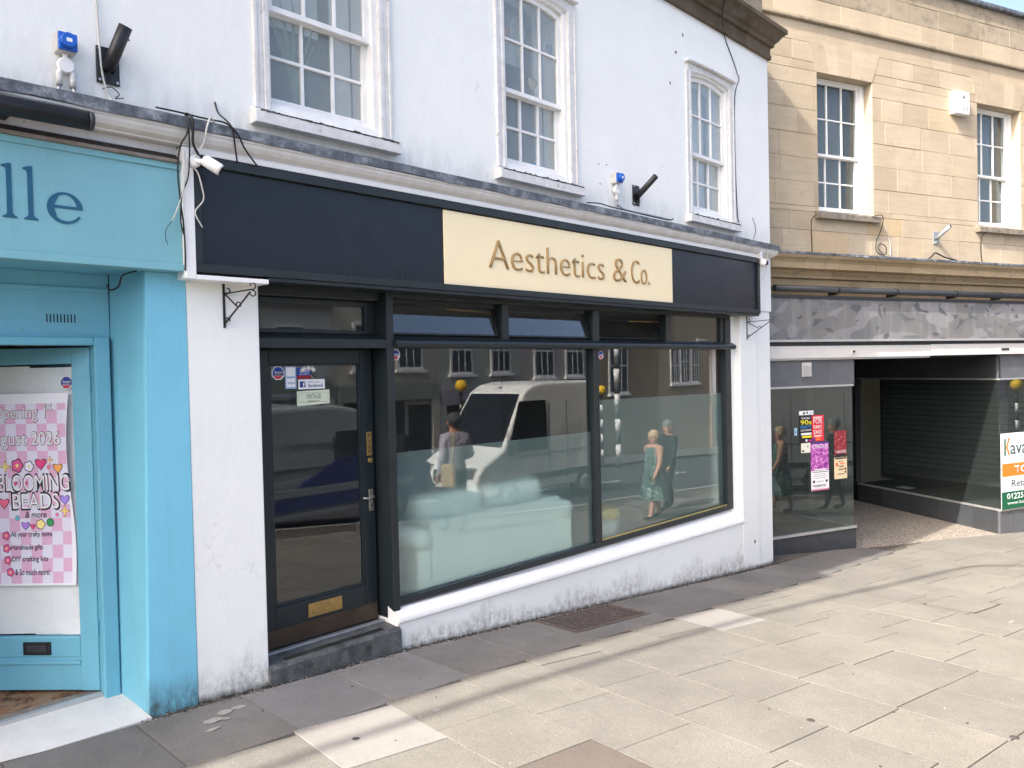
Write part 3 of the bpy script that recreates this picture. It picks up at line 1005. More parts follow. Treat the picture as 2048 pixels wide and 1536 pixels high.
    # lifted paint leaves a dark ragged line where the sill meets the frame
    if arch_trim:
        mb = MB()
        lo, hi = [], []
        for i in range(61):
            x = xa + .03 + (xb - xa - .06) * i / 60
            lo.append((x, -.0875, zs - .078 - abs(r.gauss(0, .003))))
            hi.append((x, -.0875, zs - .072 + max(0, r.gauss(-.002, .006))))
        bk_ = [(p[0], -.07, p[2]) for p in lo] + [(p[0], -.07, p[2]) for p in hi]
        mb.add(lo + hi + bk_, [f for i in range(60) for f in ((i, i + 1, 62 + i, 61 + i), (122 + i, 123 + i, 184 + i, 183 + i), (i, i + 1, 123 + i, 122 + i), (61 + i, 62 + i, 184 + i, 183 + i))])
        part('lifted_paint', mb, 'darkwood', W)
    return W
WW = [sash_window(WB, a, b, ZS, ZH, RISE, .05) for (a, b) in WINS]

# cornice at first floor level: lead flashing, run moulding, white strip
mb = MB()
r = random.Random(5)
n = 170
top, lip, lipb, wall_ = [], [], [], []
for i in range(n + 1):
    x = -16 + (9.80 + 16) * i / n if i < n else 9.80
    if x > -1:
        pass
    j = r.uniform(-.004, .004)
    lip.append((x, -.205 + r.uniform(-.004, .004), 3.598 + j))
    lipb.append((x, -.208 + r.uniform(-.004, .004), 3.535 + r.uniform(-.006, .006)))
    wall_.append((x, -.003, 3.665 + r.uniform(-.006, .006)))
N = n + 1
vs = wall_ + lip + lipb + [(p[0], -.06, 3.54) for p in lip]
fs = []
for i in range(n):
    fs += [(i, i + 1, N + i + 1, N + i), (N + i, N + i + 1, 2 * N + i + 1, 2 * N + i), (2 * N + i, 2 * N + i + 1, 3 * N + i + 1, 3 * N + i)]
fs += [(n, N + n, 2 * N + n, 3 * N + n), (0, N, 2 * N, 3 * N)]
mb.add(vs, fs)
part('lead_flashing', mb, 'lead', WB)
prof = [(-.003, 3.56), (-.195, 3.536), (-.195, 3.522), (-.185, 3.518), (-.178, 3.50), (-.158, 3.478), (-.132, 3.466), (-.118, 3.462), (-.118, 3.452), (-.003, 3.452)]
mb = MB().prism_x(prof, -16, 9.78)
part('run_moulding', mb, 'mould', WB)
mb = MB().box(2.02, 9.42, -.125, -.003, 3.412, 3.4515)
part('trim_strip', mb, 'white_gloss', WB, .003)
mb = MB().box(-16, 1.955, -.06, -.003, 3.40, 3.4515)
mb.box(9.42, 9.74, -.09, -.003, 3.36, 3.4515)
part('frieze', mb, 'mould', WB, .004)

# soot-black stone cornice at the roof edge, block by block
cp = [(.02, 6.135), (-.04, 6.135), (-.045, 6.19), (-.03, 6.20), (-.035, 6.29), (-.07, 6.30), (-.08, 6.345), (-.11, 6.37), (-.15, 6.43), (-.19, 6.465), (-.205, 6.475), (-.205, 6.53), (.02, 6.56)]
x = -16.0
r = random.Random(9)
while x < WX1 - .3:
    w = r.uniform(.55, .8) if x > 5 else 3.0
    x2 = min(x + w, WX1)
    if WX1 - x2 < .35:
        x2 = WX1
    last = x2 >= WX1
    off = 0.0 if x > 0 else -.22  # stretch out of view is pushed outward to widen the shadow on the paving
    pr = [(y + (off if y < 0 else 0), z + r.uniform(-.002, .002)) for y, z in cp]
    mb = MB()
    if last:      # mitred return at the corner
        nP = len(pr)
        vs = [(x + .003, y, z) for y, z in pr] + [(WX1 + max(0, -y), y, z) for y, z in pr] + [(WX1 + max(0, -y), .6, z) for y, z in pr]
        fs = [tuple(range(nP))]
        for i in range(nP - 1):
            fs += [(i, i + 1, nP + i + 1, nP + i), (nP + i, nP + i + 1, 2 * nP + i + 1, 2 * nP + i)]
        fs += [tuple(range(2 * nP, 3 * nP))]
        mb.add(vs, fs)
    else:
        mb.prism_x(pr, x + .003, x2 - .003)
    part('cornice_stone', mb, 'stone_black', WB, .004 if x > 5 else 0)
    x = x2
mb = MB().box(-16, 9.75, .05, .4, 6.5, 7.0)
part('parapet', mb, 'stone_old', WB)
mb = MB().box(9.0, 9.72, -.05, .05, 6.56, 7.0)
part('parapet_block', mb, 'stone_old', WB, .01)

# pilasters, plinth, sill and step of the dark shop
mb = MB()
mb.box(2.008, 2.49, 0.0, .32, -.5, 2.75)
part('pilaster', mb, 'pil_l', WB, .008)
mb = MB()
mb.box(9.06, 9.50, 0.0, .32, -1.2, 2.752)
part('pilaster', mb, 'pil_r', WB, .006)
mb = MB()
n = 22
r = random.Random(3)
L = [(9.50 + r.uniform(-.004, .006), .022, -1.1 + 3.85 * i / n) for i in range(n + 1)]
mb.box(9.502, 9.928, .018, .33, -1.2, 2.752)
part('pier', mb, 'pil_r', WB, .02)
for (x, z, w, h) in ((9.36, -.28, .05, .06), (9.50, -.41, .07, .05), (9.52, -.45, .05, .04), (9.5, 1.2, .02, .1), (7.82, 5.86, .03, .045), (7.67, 5.62, .035, .05), (7.54, 5.24, .03, .05), (6.2, 4.1, .03, .012), (6.33, 4.11, .03, .012), (6.22, 3.9, .03, .012)):
    rq = random.Random(int(x * 100))
    P_ = [(x + w / 2 * math.cos(i * .7) * rq.uniform(.5, 1.1), z + h / 2 * math.sin(i * .7) * rq.uniform(.5, 1.1)) for i in range(9)]
    part('paint_chip', MB().prism_y(P_, -.0025 if x < 9.5 else .0155, .03), 'darkwood' if x < 9.4 or z < 0 else 'mould', WB)
# sill: sloping top and rounded nose, dipping slightly to the right
mb = MB()
def sl(x):
    return 0.098 + (0.012 - 0.098) * (x - 3.55) / (9.06 - 3.55)
def sillprof(x):
    z = sl(x)
    return [(.13, .214), (.03, z + .075), (.004, z + .062), (-.012, z + .05), (-.018, z + .03), (-.018, z + .012), (-.004, z), (.13, z)]
pa, pb = sillprof(3.57), sillprof(9.062)
N = len(pa)
mb.add([(3.57, *p) for p in pa] + [(9.062, *p) for p in pb], [tuple(range(N)), tuple(range(2 * N - 1, N - 1, -1))] + [(i, (i + 1) % N, (i + 1) % N + N, i + N) for i in range(N)])
part('window_sill', mb, 'white_gloss', WB)
mb = MB()
mb.hexa([(3.56, .003, -1.2), (9.061, .003, -1.2), (9.061, .3, -1.2), (3.56, .3, -1.2), (3.56, .003, sl(3.56) + .02), (9.061, .003, sl(9.06) + .02), (9.061, .3, sl(9.06) + .02), (3.56, .3, sl(3.56) + .02)])
part('plinth', mb, 'plinth', WB)
mb = MB()
r = random.Random(17)
n = 18
vs, fs = [], []
for i in range(n + 1):
    x = 2.485 + (3.575 - 2.485) * i / n
    w = r.uniform(-.004, .004)
    vs += [(x, -.035 + w, -.5), (x, -.03 + w, .06 + r.uniform(-.004, .004)), (x, -.012, .082 + r.uniform(-.003, .003)), (x, .30, .098)]
for i in range(n):
    for j in range(3):
        fs.append((i * 4 + j, (i + 1) * 4 + j, (i + 1) * 4 + j + 1, i * 4 + j + 1))
fs += [(0, 1, 2, 3), (4 * n, 4 * n + 1, 4 * n + 2, 4 * n + 3)]
mb.add(vs, fs)
part('step', mb, 'step', WB)
for yy in (.02, .05):
    part('step_groove', MB().box(2.62, 3.45, yy, yy + .006, .085, .0935), 'void', WB)
part('threshold_bar', MB().box(2.50, 3.565, .155, .20, .092, .108), 'galv', WB, .004)

# dark timber shopfront
SF = bpy.data.objects.new('shopfront', None)
COL.objects.link(SF); SF.parent = WB
def bar(name, x0, x1, y0, y1, z0, z1, mat='shopframe', bev=.006):
    return part(name, MB().box(x0, x1, y0, y1, z0, z1), mat, SF, bev)
bar('post', 3.572, 3.640, .055, .31, .10, 2.70)
bar('head_rail', 3.640, 8.95, .075, .19, 2.632, 2.74)
bar('head_board', 2.49, 3.572, .12, .31, 2.60, 2.74)
bar('bottom_rail', 3.640, 8.815, .072, .16, .205, .262)
bar('end_stile', 8.815, 8.95, .072, .19, .205, 2.632)
bar('end_stile_face', 8.95, 9.061, .09, .2, .15, 2.74, 'pil_r')
bar('mullion', 6.142, 6.195, .068, .17, .262, 2.24)
bar('mullion', 6.198, 6.240, .078, .17, .262, 2.24)
# rounded transom
mb = MB().prism_x([(.16, 2.24), (.035, 2.238), (.018, 2.25), (.012, 2.272), (.018, 2.293), (.04, 2.305), (.09, 2.33), (.16, 2.33)], 3.640, 8.985)
part('transom', mb, 'shopframe', SF, .004)
mb = MB().prism_x([(.30, 2.235), (.055, 2.235), (.055, 2.30), (.21, 2.345), (.30, 2.345)], 2.49, 3.572)
part('door_transom', mb, 'shopframe', SF, .004)
for (u0, u1) in ((4.85, 4.935), (6.145, 6.25), (7.475, 7.565)):
    bar('upper_mullion', u0, u1, .07, .18, 2.31, 2.632)
bar('upper_end', 8.74, 8.815, .09, .18, 2.31, 2.632)
# opening hopper lights leaning into the shop, one fixed light
HL = [(3.655, 4.838, 12), (4.948, 6.133, 11), (6.262, 7.463, 30), (7.578, 8.73, 0)]
for (u0, u1, ang) in HL:
    a = R_(ang)
    h = .255
    mb = MB()
    y0, z0 = .115, 2.345
    fy, fz_ = math.sin(a), math.cos(a)
    ny, nz = fz_, -fy
    def hp(x, s_, d):
        return (x, y0 + s_ * fy + d * ny, z0 + s_ * fz_ + d * nz)
    if ang:
        m = MB()
        for (x0, x1, s0, s1) in ((u0 + .014, u1 - .014, 0, .016), (u0 + .014, u1 - .014, h - .014, h)):
            m.hexa([hp(x0, s0, -.008), hp(x1, s0, -.008), hp(x1, s0, .012), hp(x0, s0, .012), hp(x0, s1, -.008), hp(x1, s1, -.008), hp(x1, s1, .012), hp(x0, s1, .012)])
        part('hopper_frame', m, 'shopframe', SF, .002)
        mb.hexa([hp(u0 + .016, .012, 0), hp(u1 - .016, .012, 0), hp(u1 - .016, .012, .005), hp(u0 + .016, .012, .005), hp(u0 + .016, h - .01, 0), hp(u1 - .016, h - .01, 0), hp(u1 - .016, h - .01, .005), hp(u0 + .016, h - .01, .005)])
        part('pane', mb, 'glass', SF)
        for sx in (u0 + .004, u1 - .016):
            m = MB()
            m.hexa([hp(sx, 0, -.012), hp(sx + .012, 0, -.012), hp(sx + .012, 0, .014), hp(sx, 0, .014), hp(sx, h, -.012), hp(sx + .012, h, -.012), hp(sx + .012, h, .014), hp(sx, h, .014)])
            part('side_arm', m, 'black_iron', SF)
            m = MB().tube([hp(sx + .006, h * .95, 0), (sx + .006, .12, 2.60)], .004, 6)
            part('stay', m, 'black_iron', SF)
    else:
        mb.box(u0 + .006, u1 - .006, .12, .126, 2.33, 2.63)
        part('pane', mb, 'glass', SF)
part('stay', MB().tube([(6.9, .17, 2.545), (7.47, .15, 2.55)], .006, 6), 'brass', SF)
part('stay', MB().tube([(4.3, .20, 2.575), (4.83, .18, 2.56)], .007, 6), 'brass', SF)
# big panes and their frosted film
part('pane', MB().box(3.636, 6.146, .120, .126, .258, 2.244), 'glass', SF)
part('pane', MB().hexa([(6.236, .100, .258), (8.82, .134, .258), (8.82, .140, .258), (6.236, .106, .258), (6.236, .100, 2.244), (8.82, .134, 2.244), (8.82, .140, 2.244), (6.236, .106, 2.244)]), 'glass', SF)
part('frosted_film', MB().hexa([(3.641, .130, .262), (6.141, .130, .262), (6.141, .1325, .262), (3.641, .1325, .262), (3.641, .130, 1.408), (6.141, .130, 1.392), (6.141, .1325, 1.392), (3.641, .1325, 1.408)]), 'film', SF)
part('frosted_film', MB().hexa([(6.241, .108, .262), (8.812, .142, .262), (8.812, .1445, .262), (6.241, .1105, .262), (6.241, .108, 1.712), (8.812, .142, 1.69), (8.812, .1445, 1.69), (6.241, .1105, 1.712)]), 'film', SF)
MAT['putty'] = M('yellowed_glazing_tape', (0.42, 0.34, 0.12), 0.6, 0.3, 12)
part('glazing_tape', MB().box(6.242, 8.81, .088, .098, .264, .278), 'putty', SF)

# door with glass, plates and furniture (recessed)
DR = bpy.data.objects.new('door', None)
COL.objects.link(DR); DR.parent = WB
DY = .225
mb = MB()
mb.box(2.52, 2.672, DY, DY + .045, .105, 2.228)
mb.box(3.437, 3.545, DY, DY + .045, .105, 2.228)
mb.box(2.672, 3.437, DY, DY + .045, 2.125, 2.228)
mb.box(2.672, 3.437, DY, DY + .045, .105, .392)
part('door_frame', mb, 'doorpaint', DR, .006)
mb = MB()
for (x0, x1, z0, z1) in ((2.672, 2.69, .392, 2.125), (3.42, 3.437, .392, 2.125), (2.69, 3.42, 2.108, 2.125), (2.69, 3.42, .392, .41)):
    mb.box(x0, x1, DY + .008, DY + .04, z0, z1)
part('glazing_bead', mb, 'doorpaint', DR, .004)
part('pane', MB().box(2.685, 3.425, DY + .022, DY + .028, .40, 2.12), 'glass', DR)
part('kick_plate', MB().box(2.53, 3.54, DY - .006, DY + .004, .11, .238), 'bronze', DR, .001)
lb = part('letter_box', MB().box(2.925, 3.213, DY - .012, DY + .004, .262, .362), 'brass', DR, .004)
part('flap', MB().box(2.955, 3.185, DY - .018, DY - .008, .285, .338), 'brass', lb, .003)
part('push_plate', MB().box(3.475, 3.523, DY - .006, DY + .004, 1.40, 1.585), 'brass', DR, .002)
for i, ch in enumerate('PUSH'):
    lettering(ch, 'print_black', DR, 3.490, 3.508, 1.545 - i * .042, DY - .0065, .024)
part('lock', MB().lathe([(.02, DY - .012), (.02, DY)], (3.503, 0, 1.362), 'y', 16), 'brass', DR)
part('handle_plate', MB().box(3.482, 3.522, DY - .008, DY + .004, .965, 1.135), 'chrome', DR, .003)
part('handle', MB().tube([(3.503, DY, 1.078), (3.503, DY - .045, 1.078), (3.49, DY - .052, 1.08), (3.44, DY - .052, 1.074), (3.40, DY - .05, 1.082)], [.011, .010, .010, .008, .007], 10), 'chrome', DR)
part('keyhole', MB().box(3.499, 3.507, DY - .0095, DY - .006, .995, 1.02), 'print_black', DR)
# light over the door
TL = bpy.data.objects.new('fanlight', None)
COL.objects.link(TL); TL.parent = WB
mb = MB()
for (x0, x1, z0, z1) in ((2.50, 2.60, 2.345, 2.60), (3.475, 3.57, 2.345, 2.60), (2.60, 3.475, 2.345, 2.375), (2.60, 3.475, 2.555, 2.60)):
    mb.box(x0, x1, .2, .25, z0, z1)
part('frame', mb, 'shopframe', TL, .005)
part('pane', MB().box(2.595, 3.48, .222, .228, 2.37, 2.56), 'glass', TL)
# shop interior
mb = MB()
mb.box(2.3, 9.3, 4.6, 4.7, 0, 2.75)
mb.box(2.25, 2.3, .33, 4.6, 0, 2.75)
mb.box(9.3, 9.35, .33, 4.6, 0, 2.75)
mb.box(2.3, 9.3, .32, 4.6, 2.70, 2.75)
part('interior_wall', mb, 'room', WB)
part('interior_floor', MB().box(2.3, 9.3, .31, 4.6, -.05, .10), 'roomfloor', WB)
part('blind_rail', MB().box(8.62, 8.70, .15, .2, .3, 2.24), 'shutterbox', WB)

# white sofa standing behind the film
so = thing('sofa', 'white leather scroll-arm sofa seen through the frosted shop window', 'sofa', (4.85, .55, .10))
def sp(name, x0, x1, y0, y1, z0, z1, b=.05):
    return part(name, MB().box(x0 - 4.85, x1 - 4.85, y0 - .55, y1 - .55, z0 - .1, z1 - .1), 'sofa', so, b, 4)
sp('back', 4.06, 5.70, .16, .34, .22, .80, .03)
sp('seat', 4.06, 5.70, .34, 1.0, .22, .50)
for x0 in (3.90, 5.70):
    sp('arm', x0, x0 + .15, .15, 1.0, .18, .66, .03)
    part('arm_scroll', MB().lathe([(.02, -.40), (.085, -.41), (.085, .45), (.02, .44)], (x0 + .06 - 4.85, 0, .56), 'y', 20), 'sofa', so)
for x0 in (4.10, 4.90):
    sp('cushion', x0, x0 + .76, .36, .56, .52, .97, .08)
for (x0, y0) in ((3.95, .2), (5.75, .2), (3.95, .9), (5.75, .9)):
    part('foot', MB().box(x0 - 4.85, x0 + .05 - 4.85, y0 - .55, y0 + .05 - .55, 0, .12), 'darkwood', so)
bk = thing('cleaning_bucket', 'blurred yellow-lidded white tub behind the frosted shop window', 'tub', (6.75, .42, .10))
part('body', MB().lathe([(.10, 0), (.13, .28)], seg=18), 'white_plastic', bk)
part('lid', MB().lathe([(.14, .28), (.14, .36), (.05, .40)], seg=18), flat('yellow_plastic', (230, 190, 30)), bk)

# ================================================================== DARK SHOP SIGN
SG = thing('shop_sign', 'dark fascia sign with cream panel and raised gold lettering', 'sign', (2.0, -.05, 2.66))
def sgp(name, x0, x1, y0, y1, z0, z1, mat, bev=.004):
    return part(name, MB().box(x0 - 2.0, x1 - 2.0, y0 + .05, y1 + .05, z0 - 2.66, z1 - 2.66), mat, SG, bev)
sgp('back_panel', 2.02, 9.36, -.105, -.004, 2.69, 3.405, 'signblack')
sgp('top_rail', 2.02, 9.36, -.135, -.105, 3.345, 3.405, 'signframe')
sgp('bottom_rail', 2.02, 9.36, -.135, -.105, 2.69, 2.742, 'signframe')
sgp('end_rail', 2.02, 2.065, -.135, -.105, 2.742, 3.345, 'signframe')
sgp('end_rail', 9.315, 9.36, -.135, -.105, 2.742, 3.345, 'signframe')
sgp('soffit', 2.50, 9.34, -.125, .11, 2.662, 2.69, 'signframe')
sgp('cream_panel', 4.03, 7.33, -.116, -.106, 2.744, 3.336, 'cream', .002)
sgp('edge_trim', 1.955, 2.019, -.14, -.002, 2.645, 3.44, 'white_gloss')
sgp('corner_trim', 2.019, 2.495, -.14, -.002, 2.642, 2.672, 'white_gloss')
sgp('gap_shadow_board', 2.02, 9.36, -.12, -.006, 3.4055, 3.4115, 'darkwood', 0)
for (s_, x0, x1) in (('Aesthetics', 4.52, 6.10), ('&', 6.245, 6.47), ('Co.', 6.555, 6.885)):
    zh = .240 if s_ != '&' else .232
    lettering(s_, 'goldedge', SG, x0 - 2, x1 - 2, 2.912 - 2.66, -.066, zh, .010, -.018)
    lettering(s_, 'gold', SG, x0 - 2, x1 - 2, 2.912 - 2.66, -.0762, zh, .001, -.018)

# ================================================================== BLUE SHOP
BS = thing('blue_shopfront', 'sky blue painted shopfront with recessed doorway beside the white pilaster', 'shopfront')
mb = MB()
mb.prism_y([(1.70, -.35), (2.007, -.35), (2.007, 2.688), (1.765, 2.688)], -.004, .04)
part('pillar', mb, 'bluepillar', BS, .004)
# splayed reveal between the pillar and the door frame
mb = MB()
mb.add([(1.704, .036, -.35), (1.64, .31, -.3), (1.665, .31, 2.69), (1.768, .036, 2.69), (1.80, .04, -.35), (1.80, .32, -.3), (1.80, .32, 2.69), (1.80, .04, 2.69)],
       [(0, 1, 2, 3), (4, 5, 6, 7), (0, 1, 5, 4), (3, 2, 6, 7), (0, 3, 7, 4), (1, 2, 6, 5)])
part('reveal', mb, 'blue', BS)
part('soffit', MB().box(-1.2, 1.80, -.06, .32, 2.69, 2.72), 'blue', BS)
part('lintel_panel', MB().box(-1.2, 1.66, .31, .34, 2.30, 2.69), 'blue', BS, .003)
part('lintel_bead', MB().box(-1.2, 1.65, .295, .312, 2.575, 2.60), 'blue', BS, .004)
for i in range(9):
    part('vent_slot', MB().box(1.315 + i * .0185, 1.321 + i * .0185, .3085, .316, 2.388, 2.438), 'void', BS)
mb = MB()
mb.box(1.555, 1.645, .27, .36, .06, 2.30)
mb.box(-.2, 1.555, .27, .36, 2.252, 2.30)
mb.box(-.25, -.15, .27, .36, .06, 2.30)
part('door_frame', mb, 'blue', BS, .008)
part('side_wall', MB().box(-1.2, -.25, .2, .36, -.3, 2.69), 'blue', BS)
# ramp and threshold
mb = MB()
mb.hexa([(-.3, -.03, -.3), (1.70, -.03, -.3), (1.66, .30, -.3), (-.3, .30, -.3), (-.3, -.03, .05), (1.715, -.03, .014), (1.655, .30, .10), (-.3, .30, .105)])
MAT['ramp'] = M('pale_concrete_ramp', (0.60, 0.60, 0.58), 0.75, 0.1, 5, bump=0.2, bscale=40)
part('ramp', mb, 'ramp', BS)
part('threshold', MB().box(-.2, 1.60, .30, .345, .09, .122), 'alu', BS, .004)
part('threshold_board', MB().box(-.2, 1.60, .345, .44, .085, .112), 'greywood', BS, .004)
def mat_rug():
    t = NT('brown_doormat')
    c = t.ramp(t.noise(14, 4, 0.7), [(0.35, (0.05, 0.03, 0.02)), (0.5, (0.30, 0.15, 0.07)), (0.62, (0.22, 0.2, 0.15)), (0.75, (0.36, 0.20, 0.10))])
    t.color(c); t.set(rough=.9)
    return t.m
MAT['rug'] = mat_rug()
part('door_mat', MB().box(-.2, 1.6, .44, 2.2, .06, .105), 'rug', BS)
mb = MB()
mb.box(-1.2, 2.2, 2.8, 2.9, 0, 2.75)
mb.box(1.66, 1.7, .36, 2.8, 0, 2.75)
mb.box(-1.2, 2.2, .36, 2.8, 2.72, 2.77)
mb.box(-1.24, -1.2, .36, 2.8, 0, 2.75)
part('interior', mb, 'room', BS)
# door leaf, hinged at the pillar side and swung into the shop
DL = bpy.data.objects.new('door', None)
COL.objects.link(DL); DL.parent = BS
DL.location = (1.548, .345, .125)
DL.rotation_euler = (0, 0, R_(-48))       # local -x runs from the hinge into the shop
def dp(name, x0, x1, y0, y1, z0, z1, mat, par=None, bev=.004):
    return part(name, MB().box(-x1, -x0, y0, y1, z0, z1), mat, par or DL, bev)
LW = .86
mb = MB()
mb.box(-.115, 0, 0, .045, 0, 2.12)
mb.box(-LW, -LW + .11, 0, .045, 0, 2.12)
mb.box(-LW + .11, -.115, 0, .045, 2.02, 2.12)
mb.box(-LW + .11, -.115, 0, .045, .21, .335)
mb.box(-LW + .11, -.115, .008, .038, 0, .21)
part('leaf', mb, 'blue', DL, .005)
dp('rail_bead', .115, LW - .11, -.006, .008, .165, .185, 'blue')
dp('pane', .11, LW - .105, .018, .024, .33, 2.025, 'glass')
lbx = dp('letter_box', .30, .475, -.01, .002, .225, .305, 'black_plastic')
dp('flap', .325, .45, -.016, -.006, .243, .287, 'darkgrey', lbx)
for z in (.35, 1.85):
    dp('hinge', -.008, .012, -.012, .02, z, z + .09, 'blue')
# paper covering the inside of the glass
def sheet_paper(name, x0, x1, z0, z1, y, seed, amp, mat, par):
    r_ = random.Random(seed)
    nx, nz = 14, 16
    mb = MB()
    ph = [r_.uniform(0, 6) for _ in range(4)]
    f_ = lambda u, v: amp * (math.sin(3.1 * u + ph[0]) * math.sin(2.3 * v + ph[1]) + .4 * math.sin(7 * u + ph[2] + 3 * v))
    for side in (0, 1):
        for j in range(nz + 1):
            for i in range(nx + 1):
                u, v = i / nx, j / nz
                mb.v.append((-(x0 + (x1 - x0) * u), y + f_(u, v) + side * .0006, z0 + (z1 - z0) * v))
    N = (nx + 1) * (nz + 1)
    for side in (0, 1):
        for j in range(nz):
            for i in range(nx):
                a_ = side * N + j * (nx + 1) + i
                q = (a_, a_ + 1, a_ + nx + 2, a_ + nx + 1)
                mb.f.append(q if side else q[::-1]); mb.mi.append(0); mb.sm.append(True)
    return part(name, mb, mat, par)
sheet_paper('paper_sheet', .112, .42, .34, 2.0, .034, 1, .004, 'paper', DL)
sheet_paper('paper_sheet', .40, .74, .345, 2.01, .037, 2, .004, 'paper', DL)

# poster on the door glass
def checker():
    t = NT('pink_checkered_print')
    x, y, z = t.xyz()
    px = t.math('FLOOR', t.math('DIVIDE', t.math('SUBTRACT', x, -1.005), .066))
    pz = t.math('FLOOR', t.math('DIVIDE', z, .0745))
    par_ = t.math('MODULO', t.math('ABSOLUTE', t.math('ADD', px, pz)), 2.0)
    c = t.mix(par_, (0.72, 0.70, 0.80), (0.70, 0.42, 0.58))
    # white border
    ex = t.math('MULTIPLY', t.math('GREATER_THAN', x, -.0265), 1.0)
    ez = t.math('MAXIMUM', t.math('LESS_THAN', z, .012), t.math('GREATER_THAN', z, 1.005))
    c = t.mix(t.math('MAXIMUM', ex, ez), c, (0.80, 0.80, 0.84))
    t.color(c)
    t.set(rough=0.55)
    return t.m
PO = thing('poster', 'pink checkered shop opening poster with cartoon flowers taped to blue door', 'poster', (0, 0, 0))
dm = Matrix.Translation((1.548, .345, .125)) @ Matrix.Rotation(R_(-48), 4, 'Z')
PO.matrix_world = dm @ Matrix.Translation((-.130, .008, .655)) @ Matrix.Diagonal((1, 1, 1.12, 1))
MAT['checker'] = checker()
POW, POH = .56, 1.06
nx, nz = 16, 26
mb = MB()
def pwave(u, v):
    return .004 * math.sin(5 * v + .5) + (.012 * math.sin(6.5 * v) * (1 - u) ** 3) - .006
for side in (0, 1):
    for j in range(nz + 1):
        for i in range(nx + 1):
            u, v = i / nx, j / nz
            edge = .012 * math.sin(5.5 * v + .9) * (1 - u) ** 2
            mb.v.append((-POW * u + edge - .012, pwave(u, v) + side * .0008, POH * v))
N = (nx + 1) * (nz + 1)
for side in (0, 1):
    for j in range(nz):
        for i in range(nx):
            a_ = side * N + j * (nx + 1) + i
            mb.f.append((a_, a_ + 1, a_ + nx + 2, a_ + nx + 1)); mb.mi.append(0); mb.sm.append(True)
part('sheet', mb, 'checker', PO)
def conform(o, lift):
    for v in o.data.vertices:
        u, w_ = min(1, max(0, (-v.co.x - .012) / POW)), v.co.z / POH
        v.co.y = pwave(u, w_) - lift + (v.co.y - o['y0']) * 1.0
def plet(s_, xr, w, z, h, fill='print_white', line=None, thick=.004, shear=0.0, lift=-.024):
    """poster words: right edge at xr from the sheet's right side"""
    x0, x1 = -xr - w, -xr
    if line:
        o = lettering(s_, line, PO, x0 - thick, x1 + thick, z - thick, 0, h + 2 * thick, 0, .022, shear); o['y0'] = 0.0; conform(o, .0010)
    o = lettering(s_, fill, PO, x0, x1, z, 0, h, 0, 0.0 if line else 0.008, shear); o['y0'] = 0.0; conform(o, .0020)
plet('Opening 1', .155, .33, .905, .085, 'print_white', 'print_black')
plet('st', .112, .04, .968, .038, 'print_white', 'print_black', .003)
plet('August 2026', .062, .49, .755, .095, 'print_white', 'print_black')
plet('BLOOMING', .022, .45, .525, .088, 'print_white', 'print_black', .010)
plet('BEADS', .095, .29, .425, .085, 'print_white', 'print_black', .010)
plet('& more', .175, .135, .375, .036, 'print_black', None, shear=.2)
plet('All your crafty items', .145, .26, .262, .038, 'print_black')
plet('Handmade gifts', .205, .20, .19, .038, 'print_black')
plet('DIY crafting kits', .175, .225, .125, .038, 'print_black')
plet('& So much more!', .165, .22, .058, .034, 'print_black')
def deco(kind, xr, z, s_, rgb):
    mb = MB()
    P_ = []
    for i in range(28):
        t = 2 * math.pi * i / 28
        if kind == 'flower':
            rr = s_ * (.78 + .22 * abs(math.cos(2.5 * t)))
            P_.append((rr * math.cos(t), rr * math.sin(t)))
        elif kind == 'heart':
            P_.append((s_ * .95 * math.sin(t) ** 3, s_ * (.8 * math.cos(t) - .32 * math.cos(2 * t) - .12 * math.cos(3 * t))))
        elif kind == 'star':
            rr = s_ * (.28 + .72 * abs(math.cos(2 * t)) ** 4)
            P_.append((rr * math.cos(t), rr * math.sin(t)))
        else:
            P_.append((s_ * math.cos(t), s_ * math.sin(t)))
    for sc, yy, c in ((1.18, -.0236, 'print_black'), (1.0, -.0244, None)):
        m = MB()
        m.prism_y([(-xr + p[0] * sc, z + p[1] * sc) for p in P_], 0, .0003)
        o = part('motif', m, c or flat('print_%d_%d_%d' % rgb, rgb), PO); o['y0'] = 0.0; conform(o, .0012 if c else .0020)
    if kind == 'flower':
        m = MB().prism_y([(-xr + s_ * .3 * math.cos(t * .628), z + s_ * .3 * math.sin(t * .628)) for t in range(10)], 0, .0003)
        o = part('motif_centre', m, flat('print_yellow', (240, 215, 130)), PO); o['y0'] = 0.0; conform(o, .0026)
for d in (('flower', .345, .665, .035, (225, 95, 150)), ('flower', .27, .66, .028, (235, 235, 245)), ('heart', .195, .675, .033, (225, 70, 130)), ('heart', .085, .65, .028, (240, 170, 90)),
          ('star', .42, .66, .030, (240, 215, 110)), ('star', .135, .695, .020, (240, 180, 110)), ('heart', .055, .475, .028, (170, 140, 225)), ('star', .06, .41, .028, (245, 215, 110)),
          ('dot', .145, .655, .010, (235, 130, 150)), ('dot', .36, .375, .012, (110, 190, 210)), ('dot', .11, .39, .009, (235, 120, 170)), ('heart', .31, .333, .024, (175, 130, 220)),
          ('heart', .265, .328, .016, (225, 80, 130)), ('flower', .215, .338, .026, (245, 225, 150)), ('dot', .155, .348, .020, (60, 150, 90)), ('heart', .44, .46, .030, (235, 110, 140)),
          ('flower', .435, .278, .022, (225, 95, 150)), ('flower', .435, .207, .022, (225, 95, 150)), ('flower', .43, .142, .022, (225, 95, 150)), ('flower', .415, .075, .022, (225, 95, 150)),
          ('heart', .362, .567, .013, (225, 80, 130)), ('heart', .298, .567, .013, (225, 80, 130))):
    deco(*d)
